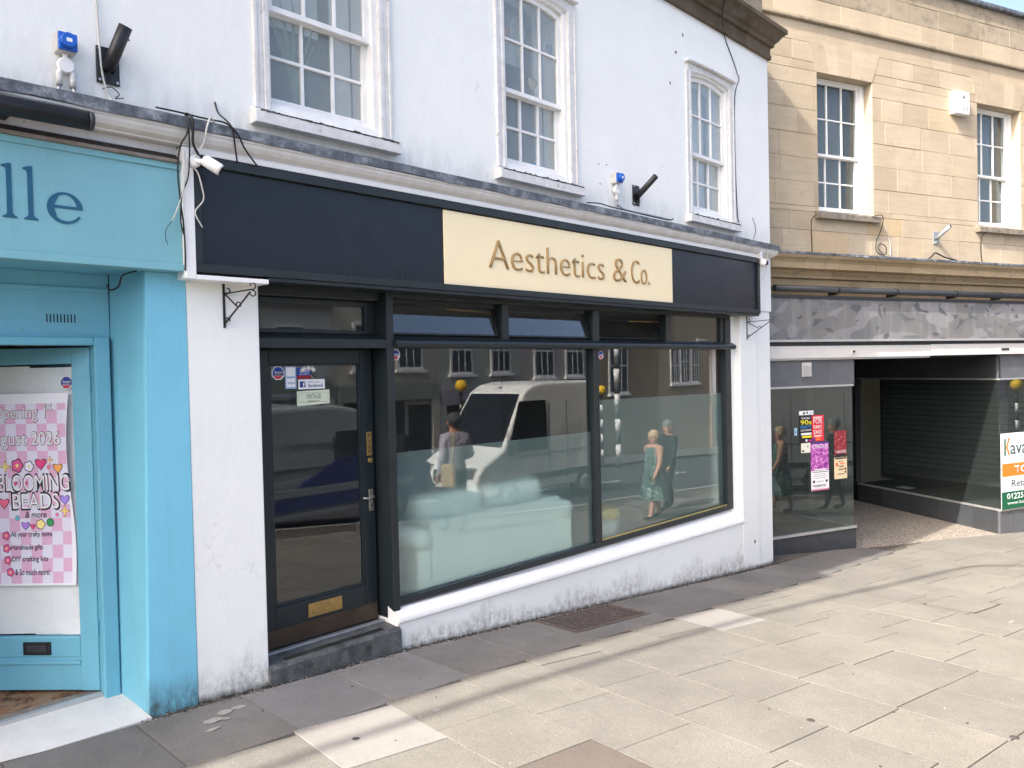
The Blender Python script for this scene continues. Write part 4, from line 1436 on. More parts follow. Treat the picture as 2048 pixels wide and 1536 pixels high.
# security sticker on the blue door
def octagon_sticker(name, label, loc, rz, s_=.05, torn=0.35):
    t = thing(name, label, 'sticker', loc, rz)
    oc = [(s_ * math.cos(R_(22.5 + 45 * i)), s_ * math.sin(R_(22.5 + 45 * i))) for i in range(8)]
    part('backing', MB().prism_y(oc, -.0006, 0), 'print_white', t)
    oc2 = [(p[0] * .88, p[1] * .88) for p in oc]
    zc = -s_ * torn
    top = [p for p in oc2 if p[1] > zc]
    lim = s_ * .80
    poly = [(lim, zc), *[p for p in oc2 if p[1] > zc], (-lim, zc)]
    part('blue_field', MB().prism_y(poly, -.0012, -.0006), flat('sticker_blue', (28, 66, 150)), t)
    part('red_field', MB().prism_y([(-s_ * .72, zc - .002), (s_ * .62, zc - .002), (s_ * .3, -s_ * .82), (-s_ * .33, -s_ * .82)], -.0012, -.0006), flat('sticker_red', (190, 60, 80)), t)
    lettering('Swann', 'print_white', t, -s_ * .55, s_ * .7, -.002, -.0012, .018)
    lettering('SECURITY', 'print_white', t, -s_ * .5, s_ * .55, -.013, -.0012, .007)
    return t
st = octagon_sticker('window_sticker', 'octagonal blue and red security sticker on the open blue door glass', (0, 0, 0), 0, .042)
st.matrix_world = dm @ Matrix.Translation((-.155, .012, 1.905))

# blue sign board with dark lettering, old batten above it
BG = thing('shop_sign', 'pale blue fascia board with dark serif letters beside the navy sign', 'sign', (1.9, -.05, 2.70))
def bgp(name, x0, x1, y0, y1, z0, z1, mat, bev=.004):
    return part(name, MB().box(x0 - 1.9, x1 - 1.9, y0 + .05, y1 + .05, z0 - 2.70, z1 - 2.70), mat, BG, bev)
bgp('board', -1.2, 1.953, -.10, .0, 2.732, 3.335, 'bluesign')
bgp('bottom_lip', -1.2, 1.953, -.115, .0, 2.688, 2.732, 'bluesign')
bgp('batten', -1.2, 1.953, -.112, -.1, 3.30, 3.335, 'bluesign', .002)
bgp('timber_edge', -1.2, 1.945, -.13, -.0, 3.335, 3.358, 'greywood', .006)
for i in range(3):
    bgp('timber_strip', -1.2, 1.945, -.10 + i * .012, -.0, 3.358 + i * .0135, 3.370 + i * .0135, 'darkwood', .003)
# serif letters cut as flat shapes
def serif_l(x, w=.024, h=.285):
    return [(x - .020, 0), (x + w + .022, 0), (x + w + .022, .007), (x + w + .008, .014), (x + w, .026), (x + w, h), (x + w - .012, h), (x - .021, h - .013), (x - .021, h - .020), (x - .004, h - .026), (x, h - .04), (x, .026), (x - .006, .014), (x - .020, .007)]
for x in (1.045, 1.142):
    part('letter', MB().prism_y([(x - 1.9 + px - x, 2.905 - 2.70 + pz) for px, pz in serif_l(x)], -.0545, -.0498), 'navy', BG)
# letter e: outer bowl, crossbar, tapering tail
cx_, cz_, rx, rz_ = 1.318, .083, .088, .086
outer = [(cx_ + rx * math.cos(R_(a)), cz_ + rz_ * math.sin(R_(a))) for a in range(0, 341, 10)]
mb = MB()
A, B = [], []
for i, a in enumerate(range(0, 331, 10)):
    th = .012 + .016 * abs(math.cos(R_(a * 1.0))) if a < 200 else .026 - .014 * (a - 200) / 130
    th = max(.012, th + (.008 if 120 < a < 230 else 0))
    A.append((cx_ + rx * math.cos(R_(a)), cz_ + rz_ * math.sin(R_(a))))
    B.append((cx_ + (rx - th) * math.cos(R_(a)), cz_ + (rz_ - th * .8) * math.sin(R_(a))))
for i in range(len(A) - 1):
    mb.prism_y([(p[0] - 1.9, p[1] + .205) for p in (A[i], A[i + 1], B[i + 1], B[i])], -.0545, -.0498)
mb.prism_y([(p[0] - 1.9, p[1] + .205) for p in ((cx_ - rx + .02, cz_ - .002), (cx_ + rx, cz_ - .002), (cx_ + rx, cz_ + .012), (cx_ - rx + .02, cz_ + .012))], -.0546, -.0497)
part('letter', mb, 'navy', BG)

# ================================================================== STONE BUILDING (turned 20.5 degrees toward the street)
RB = thing('stone_building', 'honey coloured ashlar stone building over the empty shop unit', 'building', (10.0, .5, 0), R_(-20.5))
RW = [(1.54, 2.70, 4.28, 6.36), (5.20, 6.36, 4.28, 6.36)]
# mortar backing with openings
mb = MB()
for (x0, x1) in ((-.3, 1.54), (2.70, 5.20), (6.36, 12.0)):
    mb.box(x0, x1, .014, .3, 3.02, 8.0)
for (a, b, z0, z1) in RW:
    mb.box(a, b, .014, .3, 3.02, z0)
    mb.box(a, b, .014, .3, z1, 8.0)
mb.box(-.3, 12, 6.0, 6.2, -1.6, 8.0)
mb.box(11.8, 12, .3, 6.0, -1.6, 8.0)
mb.box(-.3, -.1, .3, 6.0, 3.0, 8.0)
part('mortar_wall', mb, 'mortar', RB)
part('roof', MB().box(-.3, 12, .3, 6.2, 7.6, 7.7), 'lead', RB)
mb = MB()
mb.box(-.2, 11.9, 2.6, 2.65, 3.1, 7.2)
mb.box(-.2, 11.9, .32, 2.6, 3.1, 3.15)
mb.box(-.2, 11.9, .32, 2.6, 7.1, 7.15)
part('upper_room', mb, 'room', RB)
courses = [3.66, 4.005, 4.36, 4.715, 5.07, 5.425, 5.78, 6.135, 6.49, 6.77, 7.06]
par_c = [7.125, 7.42, 7.72, 7.98]
r = random.Random(31)
def block(x0, x1, z0, z1, mat='stone', y0=0.0, y1=.10):
    if x1 - x0 < .02:
        return
    gp = .0018
    d = r.uniform(-.0025, .0025)
    part('stone_block', MB().box(x0 + gp, x1 - gp, y0 + d, y1, z0 + gp, z1 - gp), mat, RB, r.uniform(.002, .005), 1)
def lay(z0, z1, mat, avoid, xend=7.2, y0=0.0):
    x = -.25 - r.uniform(0, .5)
    while x < xend:
        w = r.choice([.52, .62, .72, .8, .95]) + r.uniform(-.05, .05)
        segs = [(max(x, -.28), x + w)]
        for (a, b, za, zb) in avoid:
            if z0 < zb - .05 and z1 > za + .05:
                nsegs = []
                for (p, q) in segs:
                    if q <= a or p >= b:
                        nsegs.append((p, q))
                    else:
                        if p < a: nsegs.append((p, a))
                        if q > b: nsegs.append((b, q))
                segs = nsegs
        for (p, q) in segs:
            block(p, q, z0, z1, mat, y0)
        x += w
for i in range(len(courses) - 1):
    z0, z1 = courses[i], courses[i + 1]
    # courses that the window head or foot cuts through are split there
    cuts = sorted({z0, z1} | {z for (_, _, a, b) in RW for z in (a, b) if z0 + .02 < z < z1 - .02})
    st_ = r.getstate()
    for c0, c1 in zip(cuts[:-1], cuts[1:]):
        r.setstate(st_)
        lay(c0, c1, 'stone', RW)
for i in range(len(par_c) - 1):
    lay(par_c[i], par_c[i + 1], 'stone_old' if i > 0 else 'stone', [])
lay(3.03, 3.285, 'stone_orange', [], 7.0, .0)
# flat-arch voussoirs over the windows
for (a, b, z0, z1) in RW:
    n = 5
    for i in range(n):
        u0, u1 = i / n, (i + 1) / n
        A0, A1 = a + (b - a) * u0, a + (b - a) * u1
        B0, B1 = a - .17 + (b - a + .34) * u0, a - .17 + (b - a + .34) * u1
        part('voussoir', MB().prism_y([(A0 + .003, z1 - .001), (A1 - .003, z1 - .001), (B1 - .003, z1 + .43), (B0 + .003, z1 + .43)], -.006, .05), 'stone', RB)
    # stone reveals
    part('reveal_stone', MB().box(a - .001, a + .004, .004, .2, z0, z1), 'stone', RB)
    part('reveal_stone', MB().box(b - .004, b + .001, .004, .26, z0, z1), 'stone', RB)
    part('reveal_stone', MB().box(a + .004, b - .004, .004, .2, z1 - .004, z1 + .001), 'stone', RB)
x = -.28
while x < 7.2:
    w = r.uniform(.8, 1.2)
    part('string_course', MB().prism_x([(.05, 7.06), (-.035, 7.06), (-.05, 7.075), (-.05, 7.11), (-.0, 7.128), (.05, 7.128)], x + .003, x + w - .003), 'stone_old', RB)
    x += w
part('parapet_coping', MB().prism_x([(.3, 7.98), (-.06, 7.98), (-.07, 8.0), (-.07, 8.045), (.1, 8.08), (.3, 8.08)], -.3, 9), 'lead', RB)
for (a, b, z0, z1) in RW:
    sw = sash_window(RB, a + .02, b - .03, z0 + .06, z1 - .01, 0.0, .19, 'sash', 'glass_clear', 'sillstone', False, sillx=.10)
    sw.name = 'sash_window'
    part('box_frame', MB().box(b - .034, b - .005, .15, .25, z0 + .03, z1 - .005), 'sash', RB, .004)
    part('curtain', MB().add(*(lambda n_: ([(a + .05 + (b - a) * .75 * i / n_, .40 + .02 * math.sin(i * 1.9), z) for z in (z0, z1) for i in range(n_ + 1)], [(i, i + 1, n_ + 2 + i, n_ + 1 + i) for i in range(n_)]))(40), True), 'curtain_grey', RB)
# cornice over the shop: lead, ogee, frieze
n = 110
lip, lipb, wl = [], [], []
for i in range(n + 1):
    x = -.3 + 7.6 * i / n
    lip.append((x, -.30 + r.uniform(-.004, .004), 3.628 + r.uniform(-.004, .004)))
    lipb.append((x, -.302 + r.uniform(-.003, .003), 3.595 + r.uniform(-.003, .003)))
    wl.append((x, -.003, 3.665 + r.uniform(-.004, .004)))
N = n + 1
fs = []
for i in range(n):
    fs += [(i, i + 1, N + i + 1, N + i), (N + i, N + i + 1, 2 * N + i + 1, 2 * N + i), (2 * N + i, 2 * N + i + 1, 3 * N + i + 1, 3 * N + i)]
part('lead_flashing', MB().add(wl + lip + lipb + [(p[0], -.1, 3.6) for p in lip], fs), 'lead', RB)
op = [(.02, 3.61), (-.29, 3.594), (-.288, 3.575), (-.27, 3.55), (-.235, 3.53), (-.225, 3.515), (-.21, 3.50), (-.205, 3.41), (-.10, 3.395), (-.085, 3.36), (-.06, 3.33), (-.05, 3.29), (.02, 3.285)]
x = -.3
while x < 7.2:
    w = r.uniform(.55, .9)
    part('cornice_stone', MB().prism_x(op, x + .003, x + w - .003), 'stone_orange', RB)
    x += w

RBM = Matrix.Translation((10.0, .5, 0)) @ Matrix.Rotation(R_(-20.5), 4, 'Z')
def rb(l, y, z):
    return tuple(RBM @ Vector((l, y, z)))
def rbt(name, label, cat, l, y, z, group=None):
    return thing(name, label, cat, rb(l, y, z), R_(-20.5), group)

# ---- empty shop unit under the stone building
MAT['dark_room'] = M('dark_unit_wall', (0.035, 0.037, 0.04), 0.8, 0.1)
US = bpy.data.objects.new('shop_unit', None)
COL.objects.link(US); US.parent = RB
def up_(name, x0, x1, y0, y1, z0, z1, mat, bev=.003, par=None):
    return part(name, MB().box(x0, x1, y0, y1, z0, z1), mat, par or US, bev)
up_('fascia_top_trim', -.3, 9, -.125, .0, 2.985, 3.028, 'darkgrey')
cuts = [-.3, 2.45, 4.25, 9.0]
for a, b in zip(cuts[:-1], cuts[1:]):
    up_('fascia_panel', a + .001, b - .001, -.105, -.02, 2.385, 2.985, 'camo', .001)
up_('fascia_bottom_trim', -.3, 9, -.118, .0, 2.352, 2.385, 'alu')
up_('shadow_gap', -.3, 9, -.05, .02, 2.292, 2.352, 'darkgrey')
up_('shutter_box', -.3, 3.885, -.065, .25, 2.112, 2.292, 'shutterbox')
up_('shutter_box', 3.90, 9, -.075, .25, 2.118, 2.300, 'shutterbox')
up_('head_trim', -.3, 3.885, -.045, .2, 2.086, 2.111, 'alu')
vb = up_('box_light', 2.10, 2.19, -.075, -.06, 2.165, 2.235, 'grey_plastic')
up_('lens', 2.125, 2.165, -.08, -.074, 2.185, 2.215, 'void', .002, vb)
vb = up_('keyhole_cover', 5.66, 5.86, -.085, -.07, 2.185, 2.222, 'darkgrey', .006)
# granite pier panels and stall riser
gx_ = [-.3, .6, 1.16, 1.70, 2.23]
for a, b in zip(gx_[:-1], gx_[1:]):
    up_('granite_panel', a + .001, b - .001, .0, .05, 1.705, 2.085, 'granite', .002)
up_('granite_panel', 2.19, 2.23, .051, .5, 1.705, 2.085, 'granite', .002)
vv = bpy.data.objects.new('air_vent', None)
COL.objects.link(vv); vv.parent = US
part('body', MB().box(1.155, 1.335, -.012, .002, 1.84, 2.05), 'shutterbox', vv, .003)
for i in range(7):
    part('louvre', MB().prism_x([(-.012, 1.86 + i * .024), (-.03, 1.852 + i * .024), (-.012, 1.874 + i * .024)], 1.165, 1.325), 'grey_plastic', vv)
up_('glass_head', -.3, 2.20, -.02, .03, 1.675, 1.7045, 'alu')
up_('glass_foot', -.3, 2.215, -.03, .04, -.50, -.465, 'alu')
up_('pane', .2, 2.185, .004, .014, -.467, 1.677, 'glass_green', 0)
up_('pane', 2.175, 2.185, .016, 3.2, -.467, 1.677, 'glass_green', 0)
for a, b in ((-.3, .75), (.75, 1.5), (1.5, 2.225)):
    up_('stall_riser', a + .001, b - .001, .0, .05, -1.4, -.5005, 'granite_dark', .004)
up_('stall_riser', 2.18, 2.225, .051, 3.3, -1.4, -.50, 'granite_dark', .004)
up_('window_bed', -.3, 2.17, .06, 3.2, -.56, -.5, 'roomfloor', 0)
# things glimpsed inside the left-hand window
up_('inner_frame', .62, .70, 1.4, 1.48, -.5, 1.6, 'shutterbox')
up_('inner_frame', 1.50, 1.58, 1.4, 1.48, -.5, 1.6, 'shutterbox')
up_('inner_rail', .70, 1.50, 1.4, 1.48, .25, .45, 'shutterbox')
up_('inner_wall', -.25, 6.9, 3.9, 4.0, -1.3, 2.3, 'dark_room', 0)
up_('inner_wall', -.25, -.2, .1, 3.9, -1.3, 2.3, 'dark_room', 0)
# lobby: floor, ceiling, splayed right-hand window with plinth
mb = MB()
mb.add([(2.2, -.012, -.818), (5.74, -.012, -1.003), (6.2, 3.9, -.93), (2.2, 3.9, -.80), (2.2, -.012, -1.4), (5.74, -.012, -1.4), (6.2, 3.9, -1.4), (2.2, 3.9, -1.4)],
       [(0, 1, 2, 3), (4, 5, 6, 7), (0, 1, 5, 4), (1, 2, 6, 5), (2, 3, 7, 6), (3, 0, 4, 7)])
part('lobby_floor', mb, 'terrazzo', US)
up_('lobby_ceiling', -.25, 12, .26, 3.9, 2.09, 2.3, 'dark_room', 0)
def splay(y):
    return 5.70 + .50 * y / 3.4
def quad_wall(name, y0, y1, z0, z1, th, mat, off=0.0, bev=.002):
    a, b = splay(y0) + off, splay(y1) + off
    m = MB().hexa([(a, y0, z0), (a + th, y0, z0), (b + th, y1, z0), (b, y1, z0), (a, y0, z1), (a + th, y0, z1), (b + th, y1, z1), (b, y1, z1)])
    return part(name, m, mat, US, bev)
for a, b in ((.0, .55), (.55, 1.3), (1.3, 2.0), (2.0, 2.7), (2.7, 3.4)):
    quad_wall('stall_riser', a + (.002 if a else .045), b - .002, -1.4, -.60, .05, 'granite_dark')
quad_wall('glass_foot', -.01, 3.4, -.598, -.565, .05, 'alu', -.01)
quad_wall('pane', .02, 3.25, -.57, 1.672, .008, 'glass_green', .01, 0)
quad_wall('glass_head', -.01, 3.4, 1.672, 1.70, .05, 'alu', -.01)
quad_wall('dark_band', .0, 3.4, 1.701, 2.09, .05, 'granite_dark')
quad_wall('door_post', 3.25, 3.42, -.55, 1.66, .05, 'granite', -.03)
for a, b in ((5.70, 5.98), (5.98, 6.5), (6.5, 7.2), (7.2, 9)):
    up_('granite_panel', a + .001, b - .001, .0, .045, 1.701, 2.11, 'granite', .002)
for a, b in ((5.70, 5.98), (5.98, 6.5), (6.5, 7.2), (7.2, 9)):
    up_('stall_riser', a + .001, b - .001, .0, .045, -1.5, -.605, 'granite', .004)
up_('glass_foot', 5.69, 9, -.02, .05, -.604, -.57, 'alu')
up_('pane', 5.705, 9, .006, .016, -.57, 1.672, 'glass_green', 0)
up_('glass_head', 5.69, 9, -.015, .05, 1.672, 1.70, 'alu')
# display bed, slat wall and end wall behind the side window
mb = MB()
mb.add([(5.78, .06, -.62), (9, .06, -.62), (9, 3.4, -.62), (6.25, 3.4, -.62), (5.78, .06, -.575), (9, .06, -.575), (9, 3.4, -.575), (6.25, 3.4, -.575)],
       [(0, 1, 2, 3), (4, 5, 6, 7), (0, 1, 5, 4), (1, 2, 6, 5), (2, 3, 7, 6), (3, 0, 4, 7)])
part('window_bed', mb, 'roomfloor', US)
SLT = M('dark_green_slat', (0.042, 0.06, 0.068), 0.6, 0.15, 4, randv=0.15)
for i in range(20):
    z = -.45 + i * .112
    part('slat_board', MB().box(7.25, 7.27, .12, 3.6, z, z + .080), SLT, US)
up_('slat_back', 7.28, 7.3, .1, 3.7, -.57, 2.0, 'void', 0)
up_('bench', 6.4, 7.2, .35, 2.8, -.30, -.26, 'roomfloor')
up_('paper', 6.35, 6.6, 2.3, 2.6, -.572, -.569, 'paper', 0)

# posters stuck on the left-hand glass
PG = 'flyers on the empty shop glass'
def flyer(name, label, x0, x1, z0, z1, mat, words=(), blocks=(), yy=-.003, border=None):
    t = rbt(name, label, 'flyer', (x0 + x1) / 2, 0, z0, PG)
    w, h = (x1 - x0) / 2, z1 - z0
    part('sheet', MB().box(-w, w, yy, .004, 0, h), mat, t)
    for (bx0, bx1, bz0, bz1, m) in blocks:
        part('print_block', MB().box(-w + 2 * w * bx0, -w + 2 * w * bx1, yy - .0006, yy, h * bz0, h * bz1), m, t)
    for (s_, bx0, bx1, bz0, bz1, m) in words:
        lettering(s_, m, t, -w + 2 * w * bx0, -w + 2 * w * bx1, h * bz0, yy - .0007, h * (bz1 - bz0), .0004, .012)
    return t
yel, cyan = flat('print_bright_yellow', (235, 220, 40)), flat('print_cyan', (60, 150, 220))
flyer('flyer', 'torn white paper strip stuck above the black party flyer', 1.09, 1.37, 1.275, 1.335, 'print_white', (), ((.25, .4, .2, .7, 'print_black'), (.5, .6, .3, .8, 'print_black'), (.7, .95, .3, .6, flat('print_pale_blue', (150, 190, 215)))))
flyer('flyer', 'black 90s party flyer with yellow and blue lettering on shop glass', 1.10, 1.335, .865, 1.268, 'print_black',
      (('THE BIG', .1, .85, .86, .93, 'print_white'), ('90s', .04, .98, .66, .83, yel), ('PARTY', .05, .95, .52, .63, cyan), ('DISCO NIGHT', .05, .95, .42, .49, 'print_white')),
      ((.08, .95, .28, .36, 'print_white'), (.15, .95, .18, .25, yel), (.45, .6, .04, .12, 'print_white'), (.7, .95, .04, .1, flat('print_magenta', (200, 60, 140)))))
flyer('flyer', "red FOR FUNK'S SAKE flyer beside the black party flyer", 1.337, 1.575, .875, 1.262, flat('print_red', (215, 50, 62)),
      (('FOR', .12, .86, .66, .88, 'print_white'), ("FUNK'S", .12, .82, .47, .62, 'print_white'), ('SAKE', .12, .82, .26, .43, 'print_white')),
      ((.12, .85, .9, .94, 'print_white'), (.15, .8, .18, .22, 'print_white'), (.3, .7, .04, .14, flat('print_orange', (240, 120, 60))), (.0, .25, .0, .12, flat('print_violet', (90, 50, 130)))), -.004)
flyer('flyer', 'torn cream scrap of paper below the black party flyer', 1.12, 1.30, .715, .858, flat('print_cream', (225, 222, 205)), (), ((.1, .3, .1, .3, 'print_black'), (.6, .8, .5, .8, flat('print_green_grey', (170, 175, 160)))))
def circus_mat():
    t = NT('circus_artwork_print')
    c = t.ramp(t.noise(22, 4, 0.65, None, 1.2), [(0.30, (0.03, 0.005, 0.05)), (0.42, (0.22, 0.02, 0.25)), (0.52, (0.55, 0.10, 0.45)), (0.60, (0.75, 0.45, 0.72)), (0.68, (0.60, 0.03, 0.25)), (0.78, (0.05, 0.01, 0.08))])
    t.color(c); t.set(rough=.5)
    return t.m
MAT['circus'] = circus_mat()
flyer('flyer', 'purple and pink CIRCUS poster on the shop glass', 1.31, 1.665, .435, .86, 'circus', (('CIRCUS', .06, .95, .78, .92, 'print_white'),),
      ((.0, 1.0, .935, 1.0, flat('print_violet', (90, 50, 130))), (.2, .85, .01, .05, 'print_white')), -.0045)
flyer('flyer', 'white printed notice joined below the circus poster', 1.31, 1.665, .135, .43, 'print_white', (('WARMINSTER', .08, .82, .18, .30, 'print_black'),),
      ((.06, .94, .92, .95, 'print_black'), (.15, .85, .82, .84, flat('print_grey', (120, 120, 120))), (.1, .9, .72, .74, flat('print_grey', (120, 120, 120))), (.2, .8, .62, .64, flat('print_grey', (120, 120, 120))), (.08, .2, .40, .52, 'print_black'), (.8, .92, .40, .52, 'print_black'), (.3, .7, .44, .47, flat('print_grey', (120, 120, 120))), (0, 1, .0, .08, flat('print_rose', (200, 120, 150)))), -.004)
def redmat():
    t = NT('dark_red_event_print')
    c = t.ramp(t.noise(30, 3, 0.6), [(0.42, (0.22, 0.008, 0.015)), (0.58, (0.30, 0.02, 0.03)), (0.62, (0.55, 0.42, 0.40)), (0.72, (0.05, 0.01, 0.01))])
    t.color(c); t.set(rough=.5)
    return t.m
MAT['redprint'] = redmat()
flyer('flyer', 'dark red wrestling flyer above the cream flyer', 1.795, 2.04, .62, 1.005, 'redprint', (('WRESTLING', .08, .92, .12, .22, 'print_white'),), ((.05, .95, .0, .08, 'print_black'),))
flyer('flyer', 'cream illustrated fair flyer under the dark red flyer', 1.785, 2.045, .275, .60, flat('print_buff', (225, 205, 165)),
      (('FAIR', .3, .75, .52, .64, 'print_black'),), ((.05, .95, .92, .985, 'print_black'), (.3, .72, .80, .84, flat('print_grey', (120, 120, 120))), (.1, .25, .60, .75, flat('print_red', (215, 50, 62))), (.4, .8, .68, .74, flat('print_orange', (240, 120, 60))), (.3, .75, .40, .46, flat('print_brown', (140, 90, 70))), (.25, .75, .2, .24, 'print_black'), (.8, .93, .4, .5, 'print_black'), (.8, .93, .25, .35, 'print_black')), -.0035)
flyer('flyer', 'small pale sticker by the edge of the empty shop glass', .99, 1.04, .98, 1.09, flat('print_pale_blue', (150, 190, 215)), (), ((.3, .7, .3, .6, flat('print_grey', (120, 120, 120))),))
# estate agent's board standing inside the right-hand glass
EB = rbt('agent_board', 'white orange and green letting board lettered TO LET behind shop glass', 'board', 5.69, -.035, -.57)
part('board', MB().box(0, 1.6, 0, .01, 0, 1.315), 'print_white', EB)
org, grn = flat('agent_orange', (232, 122, 40)), flat('agent_green', (20, 92, 62))
part('orange_band', MB().box(.02, 1.6, -.001, 0, .565, .79), org, EB)
part('green_band', MB().box(.0, 1.6, -.001, 0, .0, .30), grn, EB)
tl = flat('agent_teal', (40, 70, 75))
lettering('ava', tl, EB, .245, .72, .945, -.0012, .16, offset=.008)
part('initial', MB().prism_y([(.08, .93), (.125, .93), (.125, 1.24), (.08, 1.21)], -.0014, -.0004), grn, EB)
part('initial', MB().prism_y([(.125, 1.08), (.20, 1.24), (.25, 1.24), (.17, 1.085), (.245, .93), (.195, .93)], -.0014, -.0004), org, EB)
lettering('TO LET', 'print_white', EB, .36, 1.25, .615, -.0016, .125, offset=.02)
lettering('Retail', flat('agent_teal', (40, 70, 75)), EB, .27, .78, .375, -.0012, .125, offset=.01)
lettering('01225', 'print_white', EB, .15, .60, .165, -.0016, .10, offset=.012)
lettering('www.kava', 'print_white', EB, .15, .72, .075, -.0016, .055)

# ---- fixtures on the stone building
AB = rbt('alarm_box', 'white burglar alarm box on the stone wall between the sash windows', 'alarm box', 4.50, 0, 6.08)
part('case', MB().box(0, .35, -.11, .0, 0, .37), 'white_plastic', AB, .012)
for i in range(5):
    part('slot', MB().box(.14 + i * .036, .155 + i * .036, -.113, -.108, .05, .13), flat('print_grey', (120, 120, 120)), AB)
lettering('ALARM', flat('print_grey', (120, 120, 120)), AB, .10, .31, .20, -.111, .03)
part('emblem', MB().prism_y([(.16, .25), (.25, .25), (.205, .33)], -.112, -.109), flat('print_grey', (120, 120, 120)), AB)

def flag_bracket(name, label, M_, mat, sc=1.0, ang=38, side=0.0, grp='flagpole brackets', rad=.0315, ln=.31):
    t = thing(name, label, 'bracket', (0, 0, 0), 0, grp)
    t.matrix_world = M_ @ Matrix.Scale(sc, 4)
    part('plate', MB().box(0, .125, -.012, 0, -.21, 0), mat, t, .003)
    a = R_(ang)
    p0 = Vector((.06, -.01, -.13))
    d = Vector((math.sin(side), -math.cos(a), math.sin(a)))
    d.normalize()
    p1 = p0 + d * ln
    mb = MB().tube([p0, p0 + d * .10, p1], rad, 18, True)
    part('socket_tube', mb, mat, t)
    part('bore', MB().tube([p1 - d * .002, p1 + d * .001], rad * .8, 16), 'void', t)
    part('gusset', MB().add([(.055, -.012, -.20), (.055, -.012, -.14), tuple(p0 + d * .09 + Vector((-.005, 0, -.01))), (.067, -.012, -.20), (.067, -.012, -.14), tuple(p0 + d * .09 + Vector((.007, 0, -.01)))], [(0, 1, 2), (3, 4, 5), (0, 2, 5, 3), (1, 2, 5, 4), (0, 1, 4, 3)]), mat, t)
    for (bx, bz) in ((.015, -.015), (.11, -.015), (.015, -.195), (.11, -.195)):
        part('bolt', MB().lathe([(.008, -.02), (.008, -.011)], (bx, 0, bz), 'y', 8), 'galv' if mat != 'galv' else mat, t)
    part('grub_screw', MB().tube([p0 + d * ln * .75, p0 + d * ln * .75 + Vector((.045, 0, -.005))], .005, 6), mat, t)
    return t
flag_bracket('flag_bracket', 'large black iron flagpole bracket on white wall above the blue shop', Matrix.Translation((1.53, -.002, 3.965)), 'black_iron', 1.0, 64, .26, rad=.037, ln=.27)
flag_bracket('flag_bracket', 'black iron flagpole bracket beside the small blue socket over the cream sign', Matrix.Translation((6.765, -.002, 3.975)), 'black_iron', 1.0, 36)
flag_bracket('flag_bracket', 'grey galvanised flagpole bracket on the stone wall', RBM @ Matrix.Translation((4.05, -.002, 4.14)), 'galv', 1.0, 34)

def power_socket(label, x, z, double):
    t = thing('power_socket', label, 'power socket', (x, 0, z), 0, 'blue outdoor power sockets')
    part('case', MB().box(-.05, .05, -.065, 0, -.055, .055), 'grey_plastic', t, .006)
    part('cover', MB().box(-.045, .05, -.085, -.064, -.048, .048), 'blue_plastic', t, .006)
    part('cap', MB().lathe([(.041, -.082), (.041, -.108), (.036, -.114)], axis='y', seg=20), 'blue_plastic', t)
    part('rating_label', MB().box(-.014, .014, -.1155, -.1135, -.012, .008), 'print_white', t)
    part('neck', MB().tube([(0, -.03, -.05), (0, -.03, -.085)], .014, 10), 'white_plastic', t)
    part('junction_disc', MB().lathe([(.043, -.008), (.043, -.045), (.038, -.05)], (0, 0, -.12), 'y', 22), 'white_plastic', t)
    for s_ in ((-1, 1) if double else (1,)):
        xx = .034 * s_ if double else 0
        part('elbow', MB().tube([(xx * .6, -.03, -.13), (xx, -.03, -.165), (xx, -.03, -.185)], .014, 10), 'white_plastic', t)
        part('gland', MB().tube([(xx, -.03, -.18), (xx, -.03, -.235)], [.0175, .0165], 10), 'grey_plastic', t)
        part('conduit', MB().tube([(xx, -.03, -.23), (xx + .005 * s_, -.033, -.26), (xx + .018 * s_, -.03, -.29)], .010, 8), 'galv', t)
    return t
power_socket('blue weatherproof socket with double conduit above the pale blue shop sign', 1.365, 3.915, True)
power_socket('blue weatherproof socket with single cable over the cream sign panel', 6.45, 3.985, False)

def scroll_bracket(label, x, z, w=.20, h=.29):
    t = thing('hanging_bracket', label, 'bracket', (x, 0, z), 0, 'wrought iron hanging basket brackets')
    part('back_bar', MB().box(-.008, .008, -.008, 0, -h, 0), 'black_iron', t, .002)
    # arm stands out from the wall and a little to the side
    ox = lambda s_: (.72 * s_, -.70 * s_)
    def P(s_, z_):
        a, b = ox(s_)
        return (a, b - .004, z_)
    part('top_bar', MB().tube([P(0, -.07), P(w * .9, -.045)], .005, 6), 'black_iron', t)
    part('strut', MB().tube([P(0, -h + .025), P(w * .85, -.06)], .006, 6), 'black_iron', t)
    part('strut', MB().tube([P(0.01, -.075), P(w * .42, -.155)], .005, 6), 'black_iron', t)
    def spiral(c, r0, a0, a1, n=12):
        return [P(c[0] + (r0 * (1 - .35 * i / n)) * math.cos(R_(a0 + (a1 - a0) * i / n)), c[1] + (r0 * (1 - .35 * i / n)) * math.sin(R_(a0 + (a1 - a0) * i / n))) for i in range(n + 1)]
    part('scroll', MB().tube(spiral((w * .92, -.022), .024, -100, 170), .0045, 6), 'black_iron', t)
    part('scroll', MB().tube(spiral((w * .92, -.072), .022, 100, -170), .0045, 6), 'black_iron', t)
    part('scroll', MB().tube(spiral((.022, -.05), .022, -150, 100), .0045, 6), 'black_iron', t)
    part('scroll', MB().tube(spiral((w * .45, -.14), .018, -60, 200), .0045, 6), 'black_iron', t)
    part('scroll', MB().tube(spiral((.022, -h + .05), .018, 200, -40), .004, 6), 'black_iron', t)
    return t
scroll_bracket('black wrought iron scroll bracket on the white pilaster beside the shop door', 2.25, 2.648)
scroll_bracket('black wrought iron scroll bracket on the white pilaster next to the stone building', 9.235, 2.66, .36, .30)

